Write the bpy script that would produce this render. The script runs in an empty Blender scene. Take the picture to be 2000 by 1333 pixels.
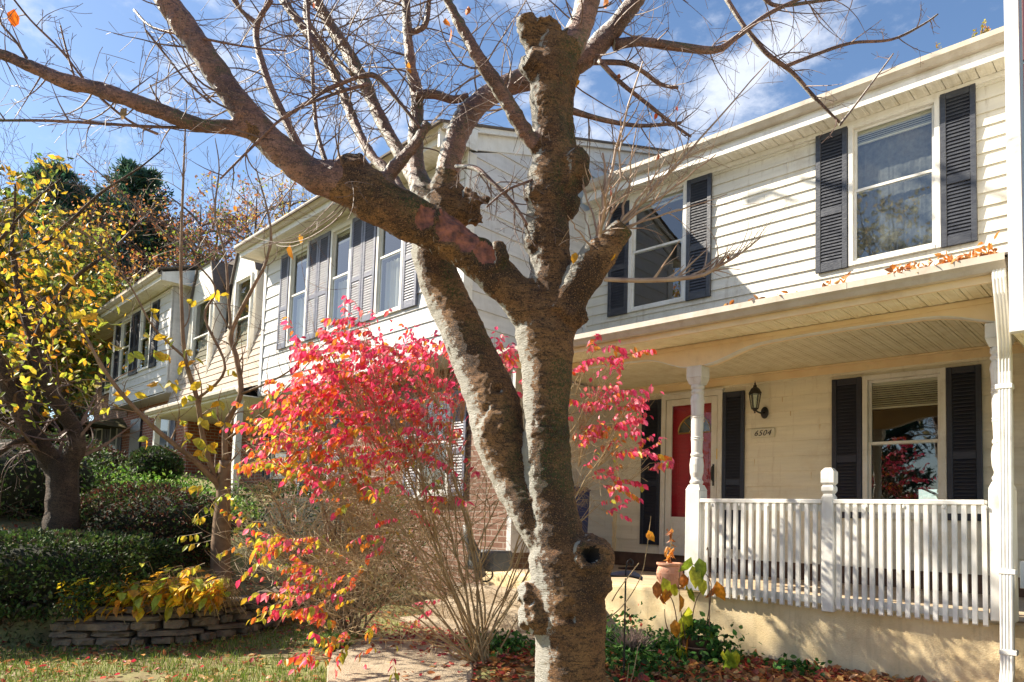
import bpy, math, random
import numpy as np
from mathutils import Vector, Matrix, noise
R = random.Random(7)
rad = math.radians
# ------------------------------------------------------------------ camera
YAW, PITCH, ROLL, FPX, SY = rad(43.5365), rad(4.013), rad(1.7929), 1412.8, 247.25
_f = Vector((-math.sin(YAW)*math.cos(PITCH), math.cos(YAW)*math.cos(PITCH), math.sin(PITCH)))
_r = Vector((math.cos(YAW), math.sin(YAW), 0)); _u = _r.cross(_f)
CR = _r*math.cos(ROLL) + _u*math.sin(ROLL); CU = -_r*math.sin(ROLL) + _u*math.cos(ROLL); CF = _f
sc = bpy.context.scene
cam = bpy.data.objects.new('camera', bpy.data.cameras.new('camera')); sc.collection.objects.link(cam)
M4 = Matrix((CR, CU, -CF)).transposed().to_4x4(); cam.matrix_world = M4
cam.data.sensor_width = 36; cam.data.lens = FPX*36/2000; cam.data.shift_y = SY/2000
cam.data.clip_start = .05; cam.data.clip_end = 2000
sc.camera = cam
# ------------------------------------------------------------------ sky + sun
SUN = Vector((-1.62, -1.0, 1.5)).normalized()
w = bpy.data.worlds.new('World'); sc.world = w; w.use_nodes = True
nt = w.node_tree; nt.nodes.clear()
def N(nt, t, **k):
    n = nt.nodes.new(t)
    for a, b in k.items():
        if hasattr(n, a): setattr(n, a, b)
        else: n.inputs[a].default_value = b
    return n
sky = N(nt, 'ShaderNodeTexSky', sky_type='NISHITA', sun_disc=False)
sky.sun_elevation = math.asin(SUN.z); sky.sun_rotation = math.atan2(SUN.x, SUN.y)
sky.air_density = 1.0; sky.dust_density = 0.6; sky.ozone_density = 2.5
tc = N(nt, 'ShaderNodeTexCoord'); 
cn = N(nt, 'ShaderNodeTexNoise'); cn.inputs['Scale'].default_value = 7.5; cn.inputs['Detail'].default_value = 10; cn.inputs['Roughness'].default_value = .62
cmap = N(nt, 'ShaderNodeMapping'); cmap.inputs['Scale'].default_value = (1, 1, 1.9); nt.links.new(tc.outputs['Generated'], cmap.inputs[0]); nt.links.new(cmap.outputs[0], cn.inputs['Vector'])
# cumulus banks where the sky has them: (direction, angular radius in degrees, weight)
CLOUDS = [((-.50, .70, .50), 10, .125), ((-.40, .73, .55), 9, .115), ((-.56, .70, .40), 11, .13), ((-.222, .774, .593), 4.5, .17), ((-.30, .74, .61), 3.5, .12), ((-.79, .23, .57), 7, .09), ((-.74, .25, .62), 5, .09), ((-.66, .41, .63), 8, .11), ((-.93, .30, .18), 16, .05), ((-.55, .66, .5), 30, .105), ((-.75, .4, .55), 24, .09)]
acc_ = None
for dvec, rdeg, wt in CLOUDS:
    gd = N(nt, 'ShaderNodeVectorMath', operation='DOT_PRODUCT'); gd.inputs[1].default_value = Vector(dvec).normalized(); nt.links.new(tc.outputs['Generated'], gd.inputs[0])
    gm = N(nt, 'ShaderNodeMapRange', interpolation_type='SMOOTHSTEP'); gm.inputs[1].default_value = math.cos(rad(rdeg)); gm.inputs[2].default_value = math.cos(rad(rdeg*.25)); gm.inputs[4].default_value = wt; nt.links.new(gd.outputs['Value'], gm.inputs[0])
    if acc_ is None: acc_ = gm.outputs[0]
    else:
        mxm = N(nt, 'ShaderNodeMath', operation='MAXIMUM'); nt.links.new(acc_, mxm.inputs[0]); nt.links.new(gm.outputs[0], mxm.inputs[1]); acc_ = mxm.outputs[0]
ad = N(nt, 'ShaderNodeMath', operation='ADD'); nt.links.new(cn.outputs['Fac'], ad.inputs[0]); nt.links.new(acc_, ad.inputs[1])
cr = N(nt, 'ShaderNodeMapRange', interpolation_type='SMOOTHSTEP'); cr.inputs[1].default_value = .54; cr.inputs[2].default_value = .80; cr.inputs[4].default_value = .85; nt.links.new(ad.outputs[0], cr.inputs[0])
hs_ = N(nt, 'ShaderNodeHueSaturation'); hs_.inputs['Saturation'].default_value = 1.05; nt.links.new(sky.outputs[0], hs_.inputs['Color'])
mx = N(nt, 'ShaderNodeMix', data_type='RGBA'); mx.inputs['B'].default_value = (5.2, 5.5, 6.2, 1)
nt.links.new(cr.outputs[0], mx.inputs['Factor']); nt.links.new(hs_.outputs[0], mx.inputs['A'])
bg = N(nt, 'ShaderNodeBackground'); bg.inputs['Strength'].default_value = .085
nt.links.new(mx.outputs['Result'], bg.inputs[0]); out = N(nt, 'ShaderNodeOutputWorld'); nt.links.new(bg.outputs[0], out.inputs[0])
sl = bpy.data.lights.new('sun', 'SUN'); sl.energy = 5.0; sl.angle = rad(.53); sl.color = (1, .90, .74)
so = bpy.data.objects.new('sun', sl); so.rotation_euler = (-SUN).to_track_quat('-Z', 'Y').to_euler(); sc.collection.objects.link(so)
sc.view_settings.view_transform = 'Standard'; sc.view_settings.look = 'None'; sc.view_settings.gamma = 1
sc.view_settings.exposure = 1.27
sc.cycles.max_bounces = 8; sc.cycles.transparent_max_bounces = 12; sc.cycles.caustics_reflective = False; sc.cycles.caustics_refractive = False

# ------------------------------------------------------------------ helpers
def ray(px, py):
    return CR*(px-1000) + CU*(SY-(py-666.5)) + CF*FPX
def atd(px, py, d): return ray(px, py)*(d/FPX)
def onY(px, py, y): q = ray(px, py); return q*(y/q.y)
def onZ(px, py, z): q = ray(px, py); return q*(z/q.z)

class MB:
    def __init__(s): s.v = []; s.f = []; s.c = []
    def add(s, vs, fs, col=None):
        n = len(s.v); s.v.extend(vs); s.f.extend([tuple(n+i for i in f) for f in fs])
        s.c.extend([col]*len(fs))
        return s
    def box(s, a, b, fr=None, col=None, bev=0):
        x0, x1 = sorted((a[0], b[0])); y0, y1 = sorted((a[1], b[1])); z0, z1 = sorted((a[2], b[2]))
        fr = fr or (lambda x, y, z: (x, y, z))
        if bev:
            k = bev; vs = []; 
            for (cx, dx) in ((x0, 1), (x1, -1)):
                for (cy, dy) in ((y0, 1), (y1, -1)):
                    for (cz, dz) in ((z0, 1), (z1, -1)):
                        vs += [fr(cx+dx*k, cy+dy*k, cz), fr(cx+dx*k, cy, cz+dz*k), fr(cx, cy+dy*k, cz+dz*k)]
            def I(i, j, l, t): return ((i*2+j)*2+l)*3+t
            fs = []
            fs += [(I(0,0,0,0), I(0,1,0,0), I(1,1,0,0), I(1,0,0,0)), (I(0,0,1,0), I(1,0,1,0), I(1,1,1,0), I(0,1,1,0))]
            fs += [(I(0,0,0,1), I(1,0,0,1), I(1,0,1,1), I(0,0,1,1)), (I(0,1,0,1), I(0,1,1,1), I(1,1,1,1), I(1,1,0,1))]
            fs += [(I(0,0,0,2), I(0,0,1,2), I(0,1,1,2), I(0,1,0,2)), (I(1,0,0,2), I(1,1,0,2), I(1,1,1,2), I(1,0,1,2))]
            for j in (0, 1):
                for l in (0, 1): fs.append((I(0,j,l,0), I(1,j,l,0), I(1,j,l,1), I(0,j,l,1)))
            for i in (0, 1):
                for l in (0, 1): fs.append((I(i,0,l,0), I(i,1,l,0), I(i,1,l,2), I(i,0,l,2)))
            for i in (0, 1):
                for j in (0, 1): fs.append((I(i,j,0,1), I(i,j,1,1), I(i,j,1,2), I(i,j,0,2)))
            for i in (0, 1):
                for j in (0, 1):
                    for l in (0, 1): fs.append((I(i,j,l,0), I(i,j,l,1), I(i,j,l,2)))
            return s.add(vs, fs, col)
        vs = [fr(x, y, z) for z in (z0, z1) for x, y in ((x0, y0), (x1, y0), (x1, y1), (x0, y1))]
        return s.add(vs, [(3,2,1,0), (4,5,6,7), (0,1,5,4), (1,2,6,5), (2,3,7,6), (3,0,4,7)], col)
    def quad(s, a, b, c, d, col=None): return s.add([a, b, c, d], [(0,1,2,3)], col)
    def prism(s, pts, y0, y1, fr=None, col=None):
        # polygon in x,z extruded along y
        fr = fr or (lambda x, y, z: (x, y, z)); n = len(pts)
        vs = [fr(x, y0, z) for x, z in pts] + [fr(x, y1, z) for x, z in pts]
        fs = [tuple(range(n)), tuple(range(2*n-1, n-1, -1))] + [(i, i+n, (i+1) % n+n, (i+1) % n) for i in range(n)]
        return s.add(vs, fs, col)
    def extx(s, prof, x0, x1, fr=None, col=None):
        # polygon in y,z extruded along x
        fr = fr or (lambda x, y, z: (x, y, z)); n = len(prof)
        vs = [fr(x0, y, z) for y, z in prof] + [fr(x1, y, z) for y, z in prof]
        fs = [tuple(range(n)), tuple(range(2*n-1, n-1, -1))] + [(i, i+n, (i+1) % n+n, (i+1) % n) for i in range(n)]
        return s.add(vs, fs, col)
    def tube(s, pts, rr, sides=6, col=None, cap=True):
        pts = [Vector(p) for p in pts]; n = len(pts)
        if n < 2: return s
        t0 = (pts[1]-pts[0]).normalized(); a = t0.orthogonal().normalized(); base = len(s.v)
        for i, p in enumerate(pts):
            t = (pts[min(i+1, n-1)]-pts[max(i-1, 0)])
            if t.length < 1e-9: t = t0
            t.normalize(); a = (a - t*a.dot(t))
            if a.length < 1e-6: a = t.orthogonal()
            a.normalize(); b = t.cross(a); r = rr[i] if isinstance(rr, (list, tuple)) else rr
            for k in range(sides):
                an = 2*math.pi*k/sides; s.v.append(p + a*(math.cos(an)*r) + b*(math.sin(an)*r))
        for i in range(n-1):
            for k in range(sides):
                k2 = (k+1) % sides
                s.f.append((base+i*sides+k, base+i*sides+k2, base+(i+1)*sides+k2, base+(i+1)*sides+k)); s.c.append(col)
        if cap and sides > 2:
            s.f.append(tuple(base+k for k in range(sides-1, -1, -1))); s.f.append(tuple(base+(n-1)*sides+k for k in range(sides))); s.c += [col, col]
        return s
    def lathe(s, c, prof, sides=20, col=None):
        c = Vector(c); base = len(s.v)
        for r, z in prof:
            for k in range(sides):
                a = 2*math.pi*k/sides; s.v.append(c+Vector((r*math.cos(a), r*math.sin(a), z)))
        for i in range(len(prof)-1):
            for k in range(sides):
                k2 = (k+1) % sides; s.f.append((base+i*sides+k, base+i*sides+k2, base+(i+1)*sides+k2, base+(i+1)*sides+k)); s.c.append(col)
        s.f.append(tuple(base+k for k in range(sides-1, -1, -1))); s.f.append(tuple(base+(len(prof)-1)*sides+k for k in range(sides))); s.c += [col, col]
        return s
    def ball(s, c, r, sub=2, seed=0, amp=.15, sc_=2., sq=(1, 1, 1), col=None):
        import bmesh
        bm = bmesh.new(); bmesh.ops.create_icosphere(bm, subdivisions=sub, radius=1)
        c = Vector(c); vs = []
        for v in bm.verts:
            k = 1+amp*noise.noise(v.co*sc_+Vector((seed, seed*1.7, 3)))*2
            vs.append(c+Vector((v.co.x*sq[0], v.co.y*sq[1], v.co.z*sq[2]))*r*k)
        s.add(vs, [tuple(v.index for v in f.verts) for f in bm.faces], col); bm.free(); return s
    def mesh(s, name, smooth=False):
        me = bpy.data.meshes.new(name); me.from_pydata([tuple(v) for v in s.v], [], s.f); 
        if any(c is not None for c in s.c):
            at = me.attributes.new('Col', 'FLOAT_COLOR', 'CORNER'); arr = []
            for f, c in zip(s.f, s.c):
                c = c or (.5, .5, .5); arr.extend((c[0], c[1], c[2], 1.)*len(f))
            at.data.foreach_set('color', arr)
        if smooth: me.polygons.foreach_set('use_smooth', [True]*len(me.polygons))
        me.update(); return me
    def build(s, name, m, parent=None, smooth=False):
        return link(name, s.mesh(name, smooth), m, parent)
WM = {}
def link(name, me, m, parent=None):
    o = bpy.data.objects.new(name, me); sc.collection.objects.link(o)
    if m is not None: me.materials.append(m)
    if parent is not None:
        o.parent = parent; o.matrix_parent_inverse = WM[parent.name].inverted()
    WM[o.name] = Matrix.Identity(4)
    return o
def tag(o, label=None, cat=None, group=None, kind=None):
    if label: o['label'] = label
    if cat: o['category'] = cat
    if group: o['group'] = group
    if kind: o['kind'] = kind
    return o
def thing(name, loc, label, cat, group=None, rz=0):
    o = bpy.data.objects.new(name, None); sc.collection.objects.link(o); o.empty_display_size = .1
    o.location = loc; o.rotation_euler = (0, 0, rz); WM[o.name] = Matrix.Translation(Vector(loc)) @ Matrix.Rotation(rz, 4, 'Z')
    return tag(o, label, cat, group)

def mat(name, c1, c2=None, scale=8., rough=.6, bump=0., bscale=None, stretch=(1, 1, 1), spec=.5, trans=0, useCol=False, metal=0, detail=6, lo=.35, hi=.65, dirt=None, dscale=1.2, streak=None):
    m = bpy.data.materials.new(name); m.use_nodes = True; t = m.node_tree; p = t.nodes['Principled BSDF']
    p.inputs['Roughness'].default_value = rough; p.inputs['Specular IOR Level'].default_value = spec; p.inputs['Metallic'].default_value = metal
    co = N(t, 'ShaderNodeTexCoord'); mp = N(t, 'ShaderNodeMapping'); mp.inputs['Scale'].default_value = stretch; t.links.new(co.outputs['Object'], mp.inputs[0])
    col = None
    if useCol:
        at = N(t, 'ShaderNodeAttribute', attribute_name='Col'); col = at.outputs['Color']
        if c2 is not None:
            nz = N(t, 'ShaderNodeTexNoise'); nz.inputs['Scale'].default_value = scale; t.links.new(mp.outputs[0], nz.inputs[0])
            mm = N(t, 'ShaderNodeMix', data_type='RGBA', blend_type='MULTIPLY'); mm.inputs['Factor'].default_value = 1
            rm = N(t, 'ShaderNodeMapRange'); rm.inputs[1].default_value = .3; rm.inputs[2].default_value = .7; rm.inputs[3].default_value = .6; rm.inputs[4].default_value = 1.25
            t.links.new(nz.outputs['Fac'], rm.inputs[0]); t.links.new(rm.outputs[0], mm.inputs['B']); t.links.new(col, mm.inputs['A']); col = mm.outputs['Result']
    elif c2 is not None:
        nz = N(t, 'ShaderNodeTexNoise'); nz.inputs['Scale'].default_value = scale; nz.inputs['Detail'].default_value = detail; nz.inputs['Roughness'].default_value = .6
        t.links.new(mp.outputs[0], nz.inputs[0]); rm = N(t, 'ShaderNodeMapRange'); rm.inputs[1].default_value = lo; rm.inputs[2].default_value = hi
        t.links.new(nz.outputs['Fac'], rm.inputs[0]); mm = N(t, 'ShaderNodeMix', data_type='RGBA')
        mm.inputs['A'].default_value = (*c1, 1); mm.inputs['B'].default_value = (*c2, 1); t.links.new(rm.outputs[0], mm.inputs['Factor']); col = mm.outputs['Result']
    if dirt is not None:
        nz = N(t, 'ShaderNodeTexNoise'); nz.inputs['Scale'].default_value = dscale; nz.inputs['Detail'].default_value = 10; nz.inputs['Roughness'].default_value = .75
        t.links.new(co.outputs['Object'], nz.inputs[0]); rm = N(t, 'ShaderNodeMapRange'); rm.inputs[1].default_value = .52; rm.inputs[2].default_value = .78; rm.inputs[4].default_value = .55
        t.links.new(nz.outputs['Fac'], rm.inputs[0]); mm = N(t, 'ShaderNodeMix', data_type='RGBA'); mm.inputs['B'].default_value = (*dirt, 1)
        if col is not None: t.links.new(col, mm.inputs['A'])
        else: mm.inputs['A'].default_value = (*c1, 1)
        t.links.new(rm.outputs[0], mm.inputs['Factor']); col = mm.outputs['Result']
    if streak is not None:
        m5 = N(t, 'ShaderNodeMapping'); m5.inputs['Scale'].default_value = (9, 9, .55); t.links.new(co.outputs['Object'], m5.inputs[0]); nz = N(t, 'ShaderNodeTexNoise'); nz.inputs['Scale'].default_value = 1.6; nz.inputs['Detail'].default_value = 8; nz.inputs['Roughness'].default_value = .7
        t.links.new(m5.outputs[0], nz.inputs[0]); rm = N(t, 'ShaderNodeMapRange'); rm.inputs[1].default_value = .54; rm.inputs[2].default_value = .74; rm.inputs[4].default_value = .5; t.links.new(nz.outputs['Fac'], rm.inputs[0])
        mm = N(t, 'ShaderNodeMix', data_type='RGBA'); mm.inputs['B'].default_value = (*streak, 1); t.links.new(col, mm.inputs['A']); t.links.new(rm.outputs[0], mm.inputs['Factor']); col = mm.outputs['Result']
    if col is not None: t.links.new(col, p.inputs['Base Color'])
    else: p.inputs['Base Color'].default_value = (*c1, 1)
    if bump:
        nb = N(t, 'ShaderNodeTexNoise'); nb.inputs['Scale'].default_value = bscale or scale*3; nb.inputs['Detail'].default_value = 8; t.links.new(mp.outputs[0], nb.inputs[0])
        bp = N(t, 'ShaderNodeBump'); bp.inputs['Strength'].default_value = min(1, bump); bp.inputs['Distance'].default_value = .02; t.links.new(nb.outputs['Fac'], bp.inputs['Height']); t.links.new(bp.outputs[0], p.inputs['Normal'])
    if trans:
        tr = N(t, 'ShaderNodeBsdfTranslucent'); ms = N(t, 'ShaderNodeMixShader'); ms.inputs[0].default_value = trans
        if col is not None: t.links.new(col, tr.inputs[0])
        else: tr.inputs[0].default_value = (*c1, 1)
        o = t.nodes['Material Output']; t.links.new(p.outputs[0], ms.inputs[1]); t.links.new(tr.outputs[0], ms.inputs[2]); t.links.new(ms.outputs[0], o.inputs[0])
    return m

def wood_siding(name, c, dirt, groove=.0, w=.0):
    return mat(name, c, tuple(x*.86 for x in c), scale=2.5, stretch=(.4, .4, 5), rough=.55, bump=.22, bscale=6, dirt=dirt, dscale=1.9, streak=tuple(x*.9 for x in dirt))
MT = {}
MT['siding_a'] = wood_siding('upper_siding_paint', (.74, .71, .62), (.29, .21, .11))
MT['siding_al'] = wood_siding('bounce_tinted_siding', (.90, .84, .68), (.56, .45, .30))  # same siding as the upper wall, with warm bounce light put into the colour
MT['siding_b'] = wood_siding('neighbour_siding_paint', (.67, .66, .65), (.38, .36, .33))
MT['trim'] = mat('white_trim_paint', (.80, .79, .75), (.70, .68, .62), scale=4, rough=.5, bump=.12, dirt=(.40, .33, .24), dscale=5, streak=(.50, .44, .36))
MT['trim_y'] = mat('cream_trim_paint', (.88, .72, .46), (.82, .63, .38), scale=3, rough=.55, bump=.06, dirt=(.45, .30, .16), dscale=2)
MT['gutter'] = mat('gutter_metal_paint', (.56, .51, .43), (.46, .40, .32), scale=5, rough=.45, dirt=(.28, .19, .11), dscale=6, streak=(.40, .30, .2))
MT['soffit'] = mat('soffit_vinyl', (.80, .77, .68), (.72, .68, .56), scale=6, rough=.55, dirt=(.42, .36, .20), dscale=3, streak=(.5, .45, .3))
MT['soffit_y'] = mat('porch_ceiling_vinyl', (.90, .84, .64), (.82, .74, .52), scale=6, rough=.5, dirt=(.50, .42, .22), dscale=3)
MT['groove'] = mat('seam_shadow_gap', (.16, .13, .09), rough=.8)
MT['shutter'] = mat('navy_shutter_paint', (.010, .014, .030), (.016, .021, .042), scale=5, stretch=(1, 1, 8), rough=.36, bump=.2, bscale=18, spec=.6)
MT['shutter_up'] = mat('weathered_shutter_paint', (.018, .021, .033), (.045, .05, .063), scale=7, stretch=(1, 1, 5), rough=.42, bump=.2, bscale=18, spec=.6)
MT['shutter_b'] = mat('faded_blue_shutter_paint', (.10, .11, .155), (.16, .165, .215), scale=7, stretch=(1, 1, 5), rough=.45, bump=.2, bscale=18)
MT['shingle'] = mat('roof_shingle', (.10, .085, .075), (.17, .14, .12), scale=14, stretch=(1, 1, 6), rough=.9, bump=.5)
MT['concrete'] = mat('porch_concrete', (.80, .65, .40), (.66, .51, .28), scale=3.5, rough=.9, bump=.3, bscale=90, dirt=(.30, .22, .12), dscale=4, streak=(.40, .31, .18))
MT['path'] = mat('path_concrete', (.44, .36, .26), (.32, .25, .17), scale=5, rough=.92, bump=.7, bscale=70, dirt=(.22, .17, .11), dscale=4)
MT['path2'] = mat('bounce_slab_concrete', (.58, .53, .44), (.48, .43, .35), scale=2, rough=.9, bump=.3)  # pale concrete for the unseen slab that bounces sun into the porch
MT['floor'] = mat('porch_floor_paint', (.56, .44, .30), (.42, .32, .21), scale=3, rough=.7, bump=.2, dirt=(.15, .1, .07))
MT['red_door'] = mat('red_door_paint', (.46, .018, .030), (.38, .014, .024), scale=6, stretch=(1, 1, 6), rough=.35)
MT['black'] = mat('black_metal', (.015, .014, .013), (.03, .026, .022), scale=20, rough=.4)
MT['brass'] = mat('brass', (.7, .42, .12), rough=.3, metal=1)
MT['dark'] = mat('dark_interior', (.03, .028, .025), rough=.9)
MT['blind'] = mat('window_blind', (.70, .66, .55), rough=.7)
MT['curtain'] = mat('sheer_curtain', (.62, .60, .56), (.45, .43, .40), scale=4, stretch=(6, 6, .3), rough=.9, bump=.3)
MT['curtain_d'] = mat('grey_window_film', (.15, .15, .15), (.08, .08, .085), scale=22, rough=.9)
MT['screen'] = mat('insect_screen', (.09, .09, .095), (.14, .14, .14), scale=60, rough=.6)
MT['brick'] = None
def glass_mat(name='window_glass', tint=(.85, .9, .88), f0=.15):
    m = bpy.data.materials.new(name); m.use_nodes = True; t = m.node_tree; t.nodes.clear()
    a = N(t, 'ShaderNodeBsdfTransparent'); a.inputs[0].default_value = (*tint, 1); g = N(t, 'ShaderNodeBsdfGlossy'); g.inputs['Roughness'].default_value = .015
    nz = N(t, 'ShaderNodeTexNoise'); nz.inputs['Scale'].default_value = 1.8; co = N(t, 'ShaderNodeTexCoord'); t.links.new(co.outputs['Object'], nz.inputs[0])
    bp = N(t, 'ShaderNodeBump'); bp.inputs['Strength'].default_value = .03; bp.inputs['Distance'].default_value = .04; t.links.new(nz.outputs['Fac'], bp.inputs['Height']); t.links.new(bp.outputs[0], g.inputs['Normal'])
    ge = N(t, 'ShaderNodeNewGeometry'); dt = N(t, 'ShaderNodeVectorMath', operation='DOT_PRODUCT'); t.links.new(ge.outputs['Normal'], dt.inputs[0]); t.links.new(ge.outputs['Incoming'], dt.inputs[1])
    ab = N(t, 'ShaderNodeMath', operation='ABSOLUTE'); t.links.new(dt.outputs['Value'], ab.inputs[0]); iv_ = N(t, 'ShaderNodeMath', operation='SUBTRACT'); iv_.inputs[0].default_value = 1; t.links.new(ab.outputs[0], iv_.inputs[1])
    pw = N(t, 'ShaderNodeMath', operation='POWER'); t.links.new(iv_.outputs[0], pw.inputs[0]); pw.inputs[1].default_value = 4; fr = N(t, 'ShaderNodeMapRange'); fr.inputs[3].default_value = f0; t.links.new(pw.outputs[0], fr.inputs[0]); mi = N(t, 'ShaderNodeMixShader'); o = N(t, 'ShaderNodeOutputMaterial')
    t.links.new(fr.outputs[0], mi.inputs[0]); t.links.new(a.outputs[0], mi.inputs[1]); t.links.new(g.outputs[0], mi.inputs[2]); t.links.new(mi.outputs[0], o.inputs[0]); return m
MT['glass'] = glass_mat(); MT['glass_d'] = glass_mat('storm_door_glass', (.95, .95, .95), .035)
def brick_mat(name, c1, c2, mortar):
    m = bpy.data.materials.new(name); m.use_nodes = True; t = m.node_tree; p = t.nodes['Principled BSDF']; p.inputs['Roughness'].default_value = .9
    co = N(t, 'ShaderNodeTexCoord'); s = N(t, 'ShaderNodeSeparateXYZ'); t.links.new(co.outputs['Object'], s.inputs[0])
    a = N(t, 'ShaderNodeMath', operation='ADD'); t.links.new(s.outputs[0], a.inputs[0]); t.links.new(s.outputs[1], a.inputs[1])
    c = N(t, 'ShaderNodeCombineXYZ'); t.links.new(a.outputs[0], c.inputs[0]); t.links.new(s.outputs[2], c.inputs[1])
    b = N(t, 'ShaderNodeTexBrick'); b.inputs['Scale'].default_value = 1; b.inputs['Brick Width'].default_value = .21; b.inputs['Row Height'].default_value = .075; b.inputs['Mortar Size'].default_value = .007
    b.inputs['Color1'].default_value = (*c1, 1); b.inputs['Color2'].default_value = (*c2, 1); b.inputs['Mortar'].default_value = (*mortar, 1); t.links.new(c.outputs[0], b.inputs[0]); t.links.new(b.outputs[0], p.inputs['Base Color'])
    bp = N(t, 'ShaderNodeBump'); bp.inputs['Strength'].default_value = .5; bp.inputs['Distance'].default_value = .01; bp.invert = True; t.links.new(b.outputs['Fac'], bp.inputs['Height']); t.links.new(bp.outputs[0], p.inputs['Normal']); return m
MT['brick'] = brick_mat('red_brick', (.34, .11, .06), (.25, .075, .045), (.42, .36, .30))
MT['brick2'] = brick_mat('pale_brick', (.24, .13, .09), (.18, .09, .06), (.32, .26, .21))

# frames: A = world, row = rotated three degrees
def frA(x, y, z): return (x, y, z)
C0 = Vector((-6.75, 6.1, 0)); G = rad(-3)
def frB(s, off, z): return (C0.x+s*math.cos(G)-off*math.sin(G), C0.y+s*math.sin(G)+off*math.cos(G), z)

def cut(x0, x1, holes):
    seg = [(x0, x1)]
    for a, b in sorted(holes):
        new = []
        for p, q in seg:
            if b <= p or a >= q: new.append((p, q)); continue
            if a > p: new.append((p, a))
            if b < q: new.append((b, q))
        seg = new
    return seg
def siding(mb, x0, x1, z0, z1, y, fr, holes=(), course=.143, lap=.016, sgn=1, rng=R):
    """lap siding facing -y; holes = (x0,x1,z0,z1)"""
    n = int(math.ceil((z1-z0)/course))
    for i in range(n):
        a = z0+i*course; b = min(z1, a+course)
        br = sorted({a, b} | {h for q in holes for h in (q[2], q[3]) if a < h < b})
        jit = rng.uniform(-.0015, .0015)
        for c, d in zip(br, br[1:]):
            hs = [(q[0], q[1]) for q in holes if q[2] <= c+1e-6 and q[3] >= d-1e-6]
            yc = y-lap*(1-(c-a)/course)+jit; yd = y-lap*(1-(d-a)/course)+jit
            for p, q in cut(x0, x1, hs):
                mb.quad(fr(p, yc, c), fr(q, yc, c), fr(q, yd, d), fr(p, yd, d))
                if c == a: mb.quad(fr(p, y, c), fr(q, y, c), fr(q, yc, c), fr(p, yc, c))
    return mb

def shutter(parent, fr, x0, x1, z0, z1, y, m, mid=.42, slats=None, name='shutter'):
    mb = MB(); st = .045*(x1-x0)/.33+.01; d = .032; zm = z0+(z1-z0)*mid
    fw = lambda a, b: mb.box(a, b, fr, bev=.004)
    fw((x0, y, z0), (x0+st, y-d, z1)); fw((x1-st, y, z0), (x1, y-d, z1))
    fw((x0+st+.0005, y-.001, z0+.001), (x1-st-.0005, y-d+.002, z0+.10)); fw((x0+st+.0005, y-.001, z1-.075), (x1-st-.0005, y-d+.002, z1-.001)); fw((x0+st+.0005, y-.001, zm-.04), (x1-st-.0005, y-d+.002, zm+.04))
    mb.quad(fr(x0+st, y-.004, z0), fr(x1-st, y-.004, z0), fr(x1-st, y-.004, z1), fr(x0+st, y-.004, z1))
    o = mb.build(name, m, parent)
    sl = MB(); pitch = .038
    for a, b in ((z0+.10, zm-.04), (zm+.04, z1-.075)):
        n = max(2, int((b-a)/pitch)); s = (b-a)/n
        for i in range(n):
            za = a+(i+.12)*s; ya = y-d+.004; yb = y-.010; zb = za+s*.95
            p = fr; x_, X_ = x0+st+.001, x1-st-.001
            sl.quad(p(x_, ya, za), p(X_, ya, za), p(X_, yb, zb), p(x_, yb, zb)); sl.quad(p(x_, ya, za-.005), p(X_, ya, za-.005), p(X_, ya, za), p(x_, ya, za))
            sl.quad(p(x_, yb, zb-.008), p(X_, yb, zb-.008), p(X_, ya, za-.005), p(x_, ya, za-.005))
    sl.build('louver_panel', m, o)
    return o

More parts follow.
